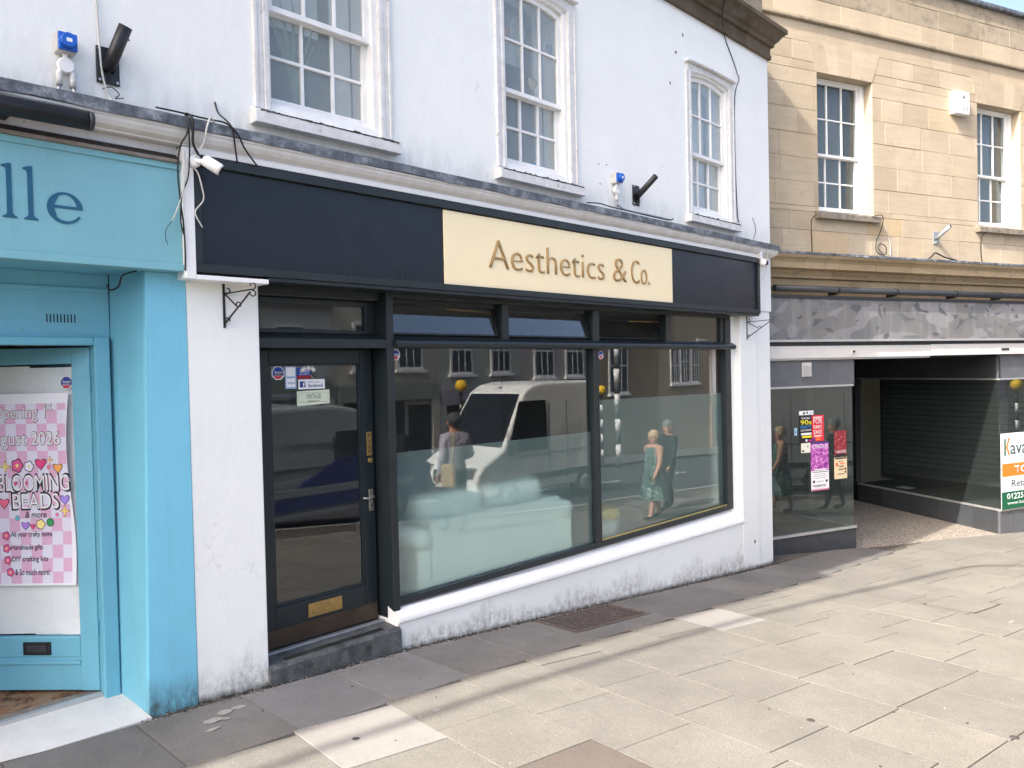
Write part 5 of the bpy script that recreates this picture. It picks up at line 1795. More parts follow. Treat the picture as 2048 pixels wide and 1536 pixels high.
# security cameras
SC = thing('security_camera', 'white bullet security camera on the white trim above the navy sign', 'camera', (2.02, -.14, 3.36))
part('base', MB().lathe([(.042, 0), (.042, -.02), (.03, -.03)], axis='y', seg=20), 'white_plastic', SC)
part('arm', MB().tube([(0, -.02, 0), (.02, -.05, -.01), (.045, -.07, -.005)], .014, 10), 'white_plastic', SC)
d = Vector((.62, -.35, -.45)); d.normalize()
p = Vector((.03, -.075, .0))
part('body', MB().tube([p - d * .005, p + d * .012, p + d * .105, p + d * .115], [.022, .036, .037, .033], 20), 'white_plastic', SC)
part('lens', MB().tube([p + d * .1145, p + d * .118], .027, 16), 'black_plastic', SC)
SC2 = thing('security_camera', 'small white dome camera under the cornice end next to the stone building', 'camera', (9.34, -.14, 3.40))
part('mount', MB().box(-.03, .03, -.03, .05, .0, .14), 'white_plastic', SC2, .006)
part('arm', MB().tube([(0, 0, .02), (.03, -.02, -.03)], .022, 10), 'white_plastic', SC2)
part('body', MB().ball((.04, -.03, -.05), .05), 'white_plastic', SC2)
part('eye', MB().ball((.055, -.055, -.055), .036), 'black_plastic', SC2)
part('lead', MB().tube([(.06, -.03, .1), (.10, -.04, .12), (.12, -.05, .02), (.10, -.03, -.15), (.04, 0, -.28)], .004, 6), 'cable_white', SC2)

# awning cassettes
AW = thing('awning_cassette', 'black rolled awning cassette above the pale blue sign', 'awning', (.4, -.25, 3.44))
part('tube', MB().tube([(-1.6, 0, -.01), (1.0, 0, .005)], .05, 22), 'black_plastic', AW)
part('end_cap', MB().tube([(1.0, 0, .005), (1.025, 0, .005)], [.052, .050], 22), 'darkgrey', AW)
part('wall_bracket', MB().box(-.5, -.42, .0, .19, -.03, .03), 'darkgrey', AW)
part('wall_bracket', MB().box(.62, .66, .03, .19, -.02, .0), 'darkgrey', AW)
AW2 = rbt('awning_cassette', 'long dark grey awning roller tube under the ochre stone cornice', 'awning', .5, -.15, 3.12)
part('tube', MB().tube([(0, 0, 0), (6.5, 0, -.012)], .048, 18), 'darkgrey', AW2)
part('end_joint', MB().tube([(-.12, .03, -.01), (.0, 0, 0)], [.02, .03], 10), 'black_plastic', AW2)
for l in (1.2, 2.45, 3.85, 5.0):
    part('wall_bracket', MB().box(l, l + .04, -.01, .15, -.075, -.03), 'black_plastic', AW2)
    part('strap', MB().tube([(l, 0, -.003), (l + .04, 0, -.003)], .051, 18), 'black_plastic', AW2)

# cables
def cable(label, pts, rr=.0045, mat='cable_black', name='cable', sub=5):
    P_ = [Vector(p) for p in pts]
    out = []
    for i in range(len(P_) - 1):
        p0, p1, p2, p3 = P_[max(i - 1, 0)], P_[i], P_[i + 1], P_[min(i + 2, len(P_) - 1)]
        for s_ in range(sub):
            t = s_ / sub
            out.append(.5 * ((2 * p1) + (p2 - p0) * t + (2 * p0 - 5 * p1 + 4 * p2 - p3) * t * t + (3 * p1 - p0 - 3 * p2 + p3) * t ** 3))
    out.append(P_[-1])
    return tag(part(name, MB().tube(out, rr, 7), mat), label, 'cable')
cable('grey white cable running down the white wall past the large black bracket', [(1.535, -.012, 4.9), (1.535, -.012, 4.4), (1.54, -.012, 4.22), (1.548, -.02, 3.95), (1.558, -.022, 3.8), (1.585, -.02, 3.69), (1.60, -.04, 3.655)], .006, 'cable_white')
cable('thin brown wire curled below the large black bracket', [(1.56, -.012, 3.72), (1.60, -.03, 3.735), (1.64, -.04, 3.70), (1.62, -.03, 3.675), (1.66, -.05, 3.68)], .003)
cable('black cable lying along the lead flashing by the sign corner', [(1.80, -.15, 3.635), (1.95, -.19, 3.622), (2.02, -.2, 3.616), (2.10, -.20, 3.615), (2.20, -.212, 3.61), (2.27, -.215, 3.56), (2.33, -.19, 3.48), (2.43, -.15, 3.40)], .0055)
cable('black cable hanging from a wall hole over the lead flashing', [(2.23, -.003, 3.80), (2.228, -.05, 3.72), (2.225, -.17, 3.64), (2.24, -.213, 3.58), (2.27, -.18, 3.48), (2.30, -.14, 3.405)], .0055)
cable('thick black cable looped over the lead flashing beside the bullet camera', [(1.975, -.17, 3.63), (1.985, -.215, 3.60), (1.99, -.218, 3.53), (1.995, -.2, 3.45), (2.03, -.19, 3.39)], .008)
cable('black cable dropping along the white sign trim', [(1.965, -.16, 3.63), (1.965, -.215, 3.59), (1.955, -.215, 3.5), (1.925, -.18, 3.42), (1.915, -.16, 3.28), (1.93, -.15, 3.10), (1.945, -.15, 2.95), (1.95, -.146, 2.8), (1.95, -.14, 2.69)], .005)
cable('second black cable crossing the white sign trim', [(1.955, -.19, 3.62), (1.965, -.213, 3.52), (1.985, -.17, 3.40), (1.975, -.16, 3.25), (1.94, -.155, 3.15), (1.925, -.155, 3.0), (1.945, -.15, 2.9)], .0045)
cable('white cable arching over the flashing to the bullet camera', [(2.13, -.2, 3.605), (2.10, -.215, 3.62), (2.075, -.22, 3.56), (2.065, -.2, 3.48), (2.03, -.19, 3.40), (2.025, -.17, 3.38)], .0055, 'cable_white')
cable('white lead hanging in a curl below the bullet camera', [(2.0, -.15, 3.33), (2.035, -.16, 3.29), (2.06, -.16, 3.2), (2.07, -.15, 3.13), (2.02, -.15, 3.06), (2.025, -.15, 3.02), (2.06, -.15, 2.96)], .0045, 'cable_white')
cable('white wire stub hanging over the pale blue sign board', [(1.955, -.17, 3.40), (1.95, -.16, 3.2), (1.92, -.15, 3.08), (1.88, -.14, 2.98)], .0045, 'cable_white')
cable('frayed thin wire dangling at the pale blue sign end', [(1.88, -.14, 2.98), (1.85, -.13, 2.93), (1.845, -.125, 2.88), (1.86, -.12, 2.84)], .002)
cable('short black wire under the blue doorway soffit', [(1.72, -.0, 2.685), (1.66, .06, 2.66), (1.65, .1, 2.60), (1.62, .15, 2.58), (1.60, .15, 2.61)], .005)
cable('grey cable from the small blue socket along the lead flashing', [(6.45, -.03, 3.77), (6.47, -.035, 3.72), (6.55, -.06, 3.675), (6.75, -.12, 3.655), (7.05, -.15, 3.645), (7.25, -.16, 3.64)], .010, 'galv')
cable('black wires lying on the lead flashing beyond the small socket', [(5.85, -.12, 3.64), (6.0, -.15, 3.65), (6.15, -.17, 3.635), (6.3, -.18, 3.63), (6.8, -.18, 3.625), (7.2, -.17, 3.63), (7.3, -.16, 3.66)], .006)
cable('dark wire running from the roof cornice down past an arched sash window', [(8.45, -.21, 6.56), (8.48, -.215, 6.50), (8.55, -.12, 6.36), (8.66, -.05, 6.20), (8.80, -.012, 6.07), (9.0, -.010, 5.85), (9.005, -.05, 5.70), (9.005, -.07, 5.62), (9.0, -.012, 5.4), (8.99, -.010, 4.6), (9.02, -.010, 4.0), (9.05, -.012, 3.85)], .006)
cable('thin wire whiskers standing on the flashing beside the dome camera', [(9.25, -.1, 3.65), (9.28, -.12, 3.72), (9.25, -.13, 3.82), (9.24, -.10, 3.92)], .004)
RC = lambda pts: [rb(*p) for p in pts]
cable('black cable looping off the stone window sill next to the white terrace', RC([(2.55, -.09, 4.26), (2.75, -.10, 4.30), (2.83, -.06, 4.20), (2.80, -.03, 4.05), (2.72, -.03, 3.93)]), .007)
cable('coiled cable hanging over the stone cornice', RC([(2.72, -.03, 3.93), (2.68, -.05, 3.78), (2.75, -.06, 3.70), (2.88, -.06, 3.71), (2.90, -.05, 3.82), (2.80, -.04, 3.87), (2.72, -.05, 3.80), (2.78, -.12, 3.66)]), .007)
cable('thin wire down the stone wall beside the looping black cable sill', RC([(1.40, -.09, 4.22), (1.38, -.012, 4.15), (1.38, -.010, 3.9), (1.385, -.012, 3.68)]), .006)
cable('thin wire down the stone wall below the window beside the alarm box', RC([(5.28, -.09, 4.2), (5.27, -.012, 4.1), (5.24, -.010, 3.9), (5.27, -.012, 3.68)]), .006)
cable('pale cable falling across the stone wall beside the coiled cable', RC([(2.88, -.015, 4.28), (2.98, -.012, 4.05), (3.05, -.012, 3.85), (3.02, -.02, 3.70)]), .005, 'cable_white')
cable('tangle of dark wire under the galvanised bracket', RC([(3.75, -.15, 3.66), (3.9, -.1, 3.72), (4.05, -.05, 3.78), (4.2, -.1, 3.71), (4.4, -.16, 3.66)]), .012)

# stickers and notes on the dark shop's glass
DG = DY + .0215
octagon_sticker('window_sticker', 'octagonal blue and red security sticker on the dark shop door glass', (2.752, DG, 2.06), 0, .052)
octagon_sticker('window_sticker', 'octagonal half-peeled security sticker beside the dark shop door post', (3.70, .1195, 2.185), 0, .045, 0.1)
octagon_sticker('window_sticker', 'octagonal half-peeled security sticker beside the window mullion', (6.30, .0995, 2.175), 0, .045, 0.05)
t = thing('window_sticker', 'pale blue card-payment sticker panel on the dark door glass', 'sticker', (2.85, DG, 1.945))
part('panel', MB().box(-.045, .045, -.001, 0, 0, .165), flat('sticker_ice', (150, 172, 205)), t, 0)
part('upper_card', MB().box(-.035, .035, -.0016, -.0009, .09, .155), 'print_white', t)
part('lower_card', MB().box(-.035, .035, -.0016, -.0009, .012, .075), 'print_white', t)
lettering('VISA', flat('sticker_blue', (28, 66, 150)), t, -.025, .03, .032, -.0017, .018, shear=.2)
t = thing('window_sticker', 'blue and red square security sticker above the white badge sign', 'sticker', (2.955, DG, 2.015))
part('panel', MB().box(-.055, .058, -.001, 0, 0, .082), flat('sticker_blue', (28, 66, 150)), t)
part('red_band', MB().box(-.055, .058, -.0016, -.0009, 0, .024), flat('sticker_dark_red', (140, 30, 45)), t)
lettering('Swann', 'print_white', t, -.03, .048, .046, -.0012, .022)
lettering('SECURITY', 'print_white', t, -.035, .045, .030, -.0012, .008)
t = thing('window_sign', 'white sign with blue square badge inside the dark shop door', 'sign', (3.02, DG, 1.938))
part('panel', MB().box(-.11, .11, -.002, 0, 0, .072), 'print_white', t)
fb = flat('facebook_blue', (48, 62, 130))
part('badge', MB().box(-.098, -.052, -.0026, -.0019, .013, .058), fb, t)
lettering('f', 'print_white', t, -.075, -.056, .014, -.0027, .038, offset=.02)
lettering('Find us on', fb, t, -.03, .06, .046, -.0021, .014)
lettering('facebook', fb, t, -.03, .098, .013, -.0021, .026, offset=.015)
t = thing('window_sign', 'pale hanging barbershop plaque with cord inside the door glass', 'sign', (3.03, DG, 1.822))
part('plaque', MB().hexa([(-.135, -.004, -.006), (.137, -.004, .004), (.137, 0, .004), (-.135, 0, -.006), (-.135, -.004, .102), (.137, -.004, .108), (.137, 0, .108), (-.135, 0, .102)]), flat('plaque_green_white', (205, 214, 190)), t)
gy = flat('plaque_line', (95, 100, 92))
for (x0, x1, z0, z1) in ((-.122, .124, .018, .0195), (-.122, .124, .088, .0895), (-.122, -.1205, .0195, .088), (.1225, .124, .0195, .088)):
    part('plaque_line', MB().box(x0, x1, -.0045, -.0038, z0, z1), gy, t)
lettering('VINTAGE', gy, t, -.06, .062, .044, -.0046, .036)
lettering('BARBERSHOP', gy, t, -.048, .05, .020, -.0046, .012)
part('cord', MB().tube([(-.02, -.001, .22), (.10, -.001, .105)], .0018, 5), 'cable_white', t)
for i, (x, z, a) in enumerate(((2.955, 2.085, 55), (2.995, 2.10, 0), (3.032, 2.085, -50))):
    o = thing('hook_tab', ['clear plastic suction tab above the security sticker tilted toward the hinge', 'clear plastic suction tab upright above the door signs', 'clear plastic suction tab tilted toward the handle'][i], 'hook', (x, DG, z))
    m = MB().box(-.016, .016, -.004, 0, -.022, .022)
    m.xf(Matrix.Rotation(R_(a), 4, 'Y'))
    part('tab', m, 'grey_plastic', o, .003)
    m = MB().box(-.006, .006, -.008, -.004, -.018, .012)
    m.xf(Matrix.Rotation(R_(a), 4, 'Y'))
    part('clip', m, 'white_plastic', o, .002)

# plant and ornaments behind the sash windows
PL = thing('house_plant', 'tall blade-leaved green plant behind the sash window over the door', 'plant', (2.98, .30, 3.90))
MAT['leafg'] = M('plant_leaf', (0.10, 0.22, 0.13), 0.5, 0.3, 8)
part('pot', MB().lathe([(.07, 0), (.09, .13), (.08, .13)], seg=16), flat('pot_blue', (60, 90, 110)), PL)
r = random.Random(8)
for i in range(14):
    a = r.uniform(0, 6.28)
    h = r.uniform(.4, .85)
    sx = math.cos(a) * r.uniform(.05, .24)
    n = 8
    L, Rr = [], []
    for j in range(n + 1):
        u = j / n
        w = .014 * math.sin(math.pi * min(1, u * .9 + .08)) + .002
        cx2, cz2 = sx * u ** 1.6, .1 + h * u
        L.append((cx2 - w, .02 * math.sin(a) * u, cz2)); Rr.append((cx2 + w, .02 * math.sin(a) * u + .004, cz2))
    part('leaf', MB().add(L + Rr, [(j, j + 1, n + 2 + j, n + 1 + j) for j in range(n)], True), 'leafg', PL)
def heart(label, x, z, s_, rgb, win=0):
    t = thing('hanging_heart', label, 'ornament', (x, .16, z), 0, 'heart ornaments hung in the middle sash window')
    P_ = [(s_ * .95 * math.sin(R_(a)) ** 3, s_ * (.9 * math.cos(R_(a)) - .35 * math.cos(R_(2 * a)) - .12 * math.cos(R_(3 * a)) - .05)) for a in range(0, 360, 15)]
    part('heart', MB().prism_y(P_, -.004, .004), flat('heart_%d_%d_%d' % rgb, rgb), t)
    part('rim', MB().tube([(p[0], 0, p[1]) for p in P_] + [(P_[0][0], 0, P_[0][1])], .006, 6, False), 'greywood', t)
    part('thread', MB().tube([(0, 0, s_ * .5), (0, 0, s_ + .22)], .003, 5), 'cable_white', t)
    return t
heart('red heart ornament hanging in the upper sash of the middle window', 5.06, 5.14, .065, (190, 110, 85))
heart('tan heart ornament hanging low in the middle window', 5.41, 4.75, .065, (190, 165, 120))
heart('blue grey heart ornament hanging in the middle window', 5.68, 5.15, .055, (120, 140, 175))
t = thing('wreath', 'pale twig wreath hanging in the upper sash of the middle window', 'wreath', (5.27, .2, 5.2))
part('ring', MB().tube([(.09 * math.cos(R_(a)), 0, .13 * math.sin(R_(a))) for a in range(0, 361, 20)], .007, 6, False), 'cable_white', t)
part('tassel', MB().tube([(0, 0, -.13), (.01, 0, -.3)], [.03, .012], 8), 'cable_white', t)
t = thing('vase', 'small bright blue round vase on the middle window ledge', 'vase', (5.47, .22, 3.90))
part('body', MB().lathe([(.03, 0), (.085, .06), (.06, .11), (.03, .12)], seg=18), flat('vase_blue', (40, 140, 225)), t)
mb = MB()
n_ = 60
part('window_shutter', MB().box(3.30, 3.47, .30, .33, 3.88, 5.5), 'sash', WB, .004)
part('window_shutter', MB().box(5.60, 5.70, .30, .33, 3.88, 5.5), 'sash', WB, .004)
part('blind', MB().box(2.66, 3.26, .42, .425, 4.62, 5.5), 'curtain', WB)
part('blind', MB().box(4.92, 5.58, .42, .425, 5.0, 5.5), 'curtain', WB)
part('half_curtain', MB().add([(4.9 + .30 * i / 40, .34 + .014 * math.sin(i * 1.2), z) for z in (3.88, 4.5) for i in range(41)], [(i, i + 1, 42 + i, 41 + i) for i in range(40)], True), 'curtain', WB)
for w_ in WINS[2:]:
    part('curtain', MB().add([(w_[0] + (w_[1] - w_[0]) * i / n_, .36 + .018 * math.sin(i * 1.3), z) for z in (3.87, 5.55) for i in range(n_ + 1)], [(i, i + 1, n_ + 2 + i, n_ + 1 + i) for i in range(n_)], True), 'curtain', WB)

# overhead cable strung from the terrace roof and then across the street (its shadow crosses the paving)
mb = MB()
path = [(-14.5, .2, 8.2), (-12, -.15, 8.1), (-8, -.5, 8.0), (-5, -.62, 7.95), (-1.5, -.75, 7.95), (1.4, -1.15, 8.0), (2.4, -1.35, 8.0), (3.0, -1.9, 8.0), (3.6, -3.2, 7.95), (5, -9, 7.7), (6.5, -15.5, 7.2)]
o = cable('overhead cable strung above the pavement and across the street', path, .045, 'cable_black', 'overhead_cable')
mb = MB().box(-14.9, -14.2, .1, .9, 6.7, 8.6)
part('chimney', mb, 'stone_old', WB)

# ================================================================== THE STREET THE WINDOWS REFLECT
struct(part('road', sheet(-40, 70, -13.6, KERB_Y - .12, lambda x, y: gz(x, y), 40, 4), 'asphalt'))
mb = MB()
xs_ = [v / 2 for v in range(-60, 140)]
for a, b in zip(xs_[:-1], xs_[1:]):
    if a % 1 == 0:
        b2 = a + .996
        mb.hexa([(a, KERB_Y - .13, gz(a, -5.2) - .2), (b2, KERB_Y - .13, gz(b2, -5.2) - .2), (b2, KERB_Y, gz(b2, -5.2) - .2), (a, KERB_Y, gz(a, -5.2) - .2),
                 (a, KERB_Y - .13, gz(a, -4.99)), (b2, KERB_Y - .13, gz(b2, -4.99)), (b2, KERB_Y, gz(b2, -4.99)), (a, KERB_Y, gz(a, -4.99))])
o = struct(part('kerb', mb, 'kerb'))
def gop(x, y):
    return gz(x, -13.6) + .12 - .01 * (-13.6 - y)
struct(part('far_pavement', sheet(-40, 70, -17, -13.6, gop, 40, 2), 'slab_grey'))
lane = thing('road_marking', 'white centre line dashes painted along the road', 'road marking')
for i in range(16):
    x0 = -6 + i * 4.0
    part('dash', MB().hexa([(x0, -9.36, gz(x0, -9.3) - .01), (x0 + 2, -9.36, gz(x0 + 2, -9.3) - .01), (x0 + 2, -9.24, gz(x0 + 2, -9.3) - .01), (x0, -9.24, gz(x0, -9.3) - .01),
                           (x0, -9.36, gz(x0, -9.36) + .004), (x0 + 2, -9.36, gz(x0 + 2, -9.36) + .004), (x0 + 2, -9.24, gz(x0 + 2, -9.24) + .004), (x0, -9.24, gz(x0, -9.24) + .004)]), 'roadpaint', lane)

def far_house(label, x0, x1, ztop, wall, fascia, wins, shop=True, arch_win=False, depth=7.0, ridge=1.6):
    zb = min(gop(x0, -16), gop(x1, -16)) - .4
    t = thing('terraced_house', label, 'building', ((x0 + x1) / 2, -16, gop((x0 + x1) / 2, -16)), 0, 'terrace across the street')
    cx_, cz_ = (x0 + x1) / 2, gop((x0 + x1) / 2, -16)
    def bx(name, a, b, y0, y1, z0, z1, m, par=None, bev=0):
        return part(name, MB().box(a - cx_, b - cx_, y0 + 16, y1 + 16, z0 - cz_, z1 - cz_), m, par or t, bev)
    bx('wall', x0 + .01, x1 - .01, -16 - depth, -16, zb, ztop, wall)
    rf = MB().prism_x([(-depth, ztop - cz_ - .001), (.18, ztop - cz_ - .001), (.18, ztop - cz_ + .1), (-depth / 2, ztop - cz_ + ridge), (-depth, ztop - cz_ + .1)], x0 - cx_ + .01, x1 - cx_ - .01)
    R2 = part('roof', rf, flat('slate_roof', (95, 95, 102)), t)
    part('chimney', MB().box(x1 - cx_ - .9, x1 - cx_ - .2, -depth / 2 - .4, -depth / 2 + .4, ztop - cz_ + .5, ztop - cz_ + ridge + 1.0), wall, R2)
    zg = cz_
    for (wx, wz, ww, wh) in wins:
        f = bx('window', wx - ww / 2 - .1, wx + ww / 2 + .1, -16, -15.95, wz - .1, wz + wh + .1, 'sash')
        bx('pane', wx - ww / 2, wx + ww / 2, -15.97, -15.94, wz, wz + wh, flat('dark_pane', (70, 80, 88), .1), f)
        for q in (-1, 1):
            bx('glazing_bar', wx + q * ww / 6 - .015, wx + q * ww / 6 + .015, -15.945, -15.93, wz, wz + wh, 'sash', f)
        bx('glazing_bar', wx - ww / 2, wx + ww / 2, -15.945, -15.928, wz + wh / 2 - .03, wz + wh / 2 + .03, 'sash', f)
        bx('sill', wx - ww / 2 - .2, wx + ww / 2 + .2, -16, -15.85, wz - .2, wz - .1, 'white_gloss', f)
        if arch_win:
            A = arch(wx - ww / 2 - .1, wx + ww / 2 + .1, wz + wh + .08, .5)
            part('arch_head', MB().prism_y([(p[0] - cx_, p[1] - cz_) for p in A], 0.0, .06), 'stone_old', f)
    if shop:
        bx('fascia', x0 + .15, x1 - .15, -16, -15.82, zg + 2.5, zg + 3.05, fascia)
        bx('shop_window', x0 + .35, x1 - 1.5, -16, -15.93, zg + .55, zg + 2.45, flat('dark_shop_glass', (30, 36, 40), .1))
        bx('stall_riser', x0 + .35, x1 - 1.5, -16, -15.9, zg - .2, zg + .55, fascia)
        bx('door', x1 - 1.3, x1 - .4, -16, -15.93, zg - .1, zg + 2.3, flat('dark_shop_glass', (30, 36, 40), .1))
        for px in (x0 + .02, x1 - .33):
            bx('pilaster', px, px + .3, -16, -15.86, zg - .3, zg + 2.5, wall)
    return t
cw, grw, pk, wb_ = flat('cream_render', (190, 184, 172)), flat('pale_green_render', (172, 176, 170)), flat('pinkish_render', (176, 168, 166)), flat('white_render', (196, 198, 196))
far_house('grey rendered house with dark shop across the street at the top end', -6, 2, 5.0, wb_, flat('fascia_grey', (90, 96, 96)), [(-3.5, 2.6, .9, 1.4), (-.5, 2.6, .9, 1.4)])
far_house('low cream house with slate roof across the street', 2, 8, 4.6, cw, flat('fascia_green', (70, 96, 88)), [(4, 2.3, .9, 1.3), (6.4, 2.3, .9, 1.3)])
far_house('white rendered house with grey green shop fascia across the street', 8, 13.5, 4.1, wb_, flat('fascia_greygreen', (120, 136, 128)), [(9.6, 2.3, .9, 1.2), (12, 2.3, .9, 1.2)])
far_house('cream house with wide pale fascia across the street', 13.5, 17.6, 4.8, cw, flat('fascia_sage', (136, 146, 138)), [(14.8, 2.2, .9, 1.4), (16.4, 2.2, .9, 1.4)])
far_house('pale green house with two sashes across the street', 17.6, 22, 5.0, grw, flat('fascia_lilac', (150, 146, 160)), [(18.8, 2.0, .9, 1.6), (20.8, 2.0, .9, 1.6)])
far_house('pinkish house with tall white sashes across the street', 22, 26.5, 5.2, pk, flat('fascia_mauve', (140, 130, 150)), [(23.3, 1.8, 1.0, 1.9), (25.2, 1.8, 1.0, 1.9)])
far_house('stone house with arched window across the street', 26.5, 33, 6.0, 'stone_old', 'stone_old', [(29.5, .9, 1.3, 2.4)], False, True)
far_house('stone house with triple window across the street', 33, 38, 5.6, 'stone', 'stone', [(34.5, 1.2, .6, 1.7), (35.5, 1.2, .7, 2.1), (36.5, 1.2, .6, 1.7)], False)
far_house('brown brick house at the low end of the street', 38, 46, 6.5, flat('brown_brick', (150, 120, 100)), flat('fascia_brown', (110, 90, 80)), [(40, 1.4, .9, 1.5), (42, 1.4, .9, 1.5), (44, 1.4, .9, 1.5)])
far_house('red brick house closing the low end of the street', 46, 58, 8.0, flat('red_brick', (165, 95, 75)), flat('fascia_brown', (110, 90, 80)), [(48, 1.6, .9, 1.5), (51, 1.6, .9, 1.5), (54, 1.6, .9, 1.5)])

def beacon(label, x, y):
    z = gop(x, y) if y < -13 else gz(x, y)
    t = thing('belisha_beacon', label, 'beacon', (x, y, z), 0, 'crossing beacons')
    for i in range(9):
        part('pole_band', MB().tube([(0, 0, i * .3), (0, 0, i * .3 + .3)], .055, 12), 'print_white' if i % 2 else 'print_black', t)
    part('collar', MB().tube([(0, 0, 2.7), (0, 0, 2.85)], [.055, .08], 12), 'black_iron', t)
    part('globe', MB().ball((0, 0, 3.02), .2), flat('beacon_amber', (235, 190, 40), .3), t)
    return t
beacon('amber globe beacon on striped pole by the far kerb opposite the stone house', 25.3, -13.9)
beacon('amber globe beacon on striped pole by the far kerb opposite the cream house', 16.9, -13.9)
t = thing('striped_post', 'tall striped crossing post beside the stone house kerb', 'post', (25.0, -12.9, gz(25.0, -12.9)))
for i in range(12):
    part('band', MB().tube([(0, 0, i * .5 - .05), (0, 0, i * .5 + .45)], .11, 12), 'print_white' if i % 2 else flat('post_grey', (70, 74, 76)), t)

# vans -----------------------------------------------------------------
def van(label, loc, rz, L_, H, W_, body, low=None, nose=.75, hood=1.05, ws=.85):
    """side-profile body, front at +x, wheels on z = 0"""
    t = thing('parked_van', label, 'van', loc, rz)
    x1 = L_ / 2
    pr = [(-x1, .35), (-x1 - .02, H * .55), (-x1 + .06, H - .12), (-x1 + .25, H), (x1 - nose - ws - .55, H), (x1 - nose - ws - .15, H - .07), (x1 - nose - ws + .12, H - .22), (x1 - nose - .02, hood + .24),
          (x1 - nose + .12, hood + .16), (x1 - .22, hood - .08), (x1 - .06, hood - .28), (x1, .62), (x1 - .01, .35)]
    n = len(pr)
    mb = MB()
    tap = lambda z: 1.0 - max(0, (z - hood) / (H - hood)) * .11
    vs = []
    for sgn in (-1, 1):
        for (x, z) in pr:
            vs.append((x, sgn * W_ / 2 * tap(z) * (.96 if x > x1 - .3 else 1), z))
    fs = [tuple(range(n)), tuple(range(2 * n - 1, n - 1, -1))] + [(i, (i + 1) % n, (i + 1) % n + n, i + n) for i in range(n)]
    mb.add(vs, fs)
    part('body', mb, body, t, .07, 3)
    dk = flat('van_glass', (22, 27, 31), .06)
    # windscreen
    a0, a1 = Vector((x1 - nose - ws + .16, 0, H - .27)), Vector((x1 - nose - .04, 0, hood + .28))
    nrm = Vector((a0.z - a1.z, 0, a1.x - a0.x)); nrm.normalize()
    q = nrm * .015
    wt, wb2 = W_ / 2 * tap(a0.z) - .12, W_ / 2 * tap(a1.z) - .08
    mb = MB()
    mb.hexa([tuple(a1 + q + Vector((0, -wb2, 0))), tuple(a1 + q + Vector((0, wb2, 0))), tuple(a1 - q + Vector((0, wb2, 0))), tuple(a1 - q + Vector((0, -wb2, 0))),
             tuple(a0 + q + Vector((0, -wt, 0))), tuple(a0 + q + Vector((0, wt, 0))), tuple(a0 - q + Vector((0, wt, 0))), tuple(a0 - q + Vector((0, -wt, 0)))])
    part('windscreen', mb, dk, t)
    for sgn in (-1, 1):
        zt, zb_ = H - .42, hood + .14
        xa, xb = x1 - nose - ws - .55, x1 - nose - .12
        pts = [(xa, zb_), (xb, zb_), (xb - ws * .55, zt), (xa, zt)]
        mb = MB()
        vv_ = []
        for d_ in (-.012, .015):
            for (x, z) in pts:
                vv_.append((x, sgn * (W_ / 2 * tap(z) + d_), z))
        mb.add(vv_, [(0, 1, 2, 3), (4, 5, 6, 7), (0, 1, 5, 4), (1, 2, 6, 5), (2, 3, 7, 6), (3, 0, 4, 7)])
        part('side_window', mb, dk, t)
        part('mirror', MB().box(xb - .12, xb + .02, sgn * (W_ / 2 + .02) - .0, sgn * (W_ / 2 + .2), hood + .1, hood + .45), 'black_plastic', t, .03)
        for wx in (x1 - .95, -x1 + 1.05):
            w = part('wheel', MB().lathe([(.2, -.11), (.33, -.11), (.345, 0), (.33, .11), (.2, .11)], (wx, sgn * (W_ / 2 - .1), .345), 'y', 22), flat('tyre', (24, 24, 25), .9), t)
            part('rim', MB().lathe([(.05, -.118), (.20, -.116), (.20, .116), (.05, .118)], (wx, sgn * (W_ / 2 - .1), .345), 'y', 16), 'galv', w)
        part('headlight', MB().box(x1 - .20, x1 - .02, sgn * (W_ / 2 - .30) - .14, sgn * (W_ / 2 - .30) + .14, hood - .36, hood - .12), 'chrome', t, .03)
        part('rub_strip', MB().box(-x1 + .1, x1 - .45, sgn * W_ / 2 - .01, sgn * W_ / 2 + .02, .62, .74), low or 'black_plastic', t, .008)
        part('door_seam', MB().box(xa - .06, xa - .045, sgn * W_ / 2 * .93 - .06, sgn * W_ / 2 * 1.004, .5, H - .5), 'black_plastic', t)
    for sgn in (-1, 1):
        for xx in (-x1 + .35, -x1 + 1.7):
            part('body_seam', MB().box(xx, xx + .012, sgn * W_ / 2 * .95 - .03, sgn * W_ / 2 * 1.002, .5, H - .45), flat('seam_grey', (95, 97, 98)), t)
        part('waist_moulding', MB().box(-x1 + .1, x1 - nose - .5, sgn * W_ / 2 * .97 - .012, sgn * W_ / 2 * .985 + .008, hood + .02, hood + .05), flat('seam_grey', (95, 97, 98)), t)
        part('wiper', MB().tube([tuple(a1 + q * 2 + Vector((0, sgn * .45, .03))), tuple(a1 + (a0 - a1) * .25 + q * 2 + Vector((0, sgn * .08, 0)))], .012, 5), 'black_plastic', t)
    part('roof_badge', MB().box(x1 - nose - ws - .1, x1 - nose - ws - .02, -.06, .06, H - .19, H - .11), 'black_plastic', t)
    part('dash_papers', MB().box(x1 - nose - .34, x1 - nose - .2, -.5, .3, hood + .30, hood + .33), 'print_white', t)
    part('badge', MB().lathe([(.09, x1 - .02), (.09, x1 + .03)], (0, 0, hood - .33), 'x', 14), 'chrome', t)
    part('grille', MB().box(x1 - .06, x1 + .012, -.42, .42, hood - .48, hood - .22), 'black_plastic', t, .01)
    part('bumper', MB().box(x1 - .25, x1 + .05, -W_ / 2 + .04, W_ / 2 - .04, .28, .56), low or 'black_plastic', t, .05)
    part('bonnet_vent', MB().box(x1 - nose + .15, x1 - nose + .3, -.3, .3, hood + .115, hood + .155), 'black_plastic', t)
    return t
VW = flat('van_white_paint', (232, 232, 228), .25)
VG = flat('van_silver_paint', (150, 156, 162), .3)
VB = flat('van_blue_paint', (18, 28, 120), .3)
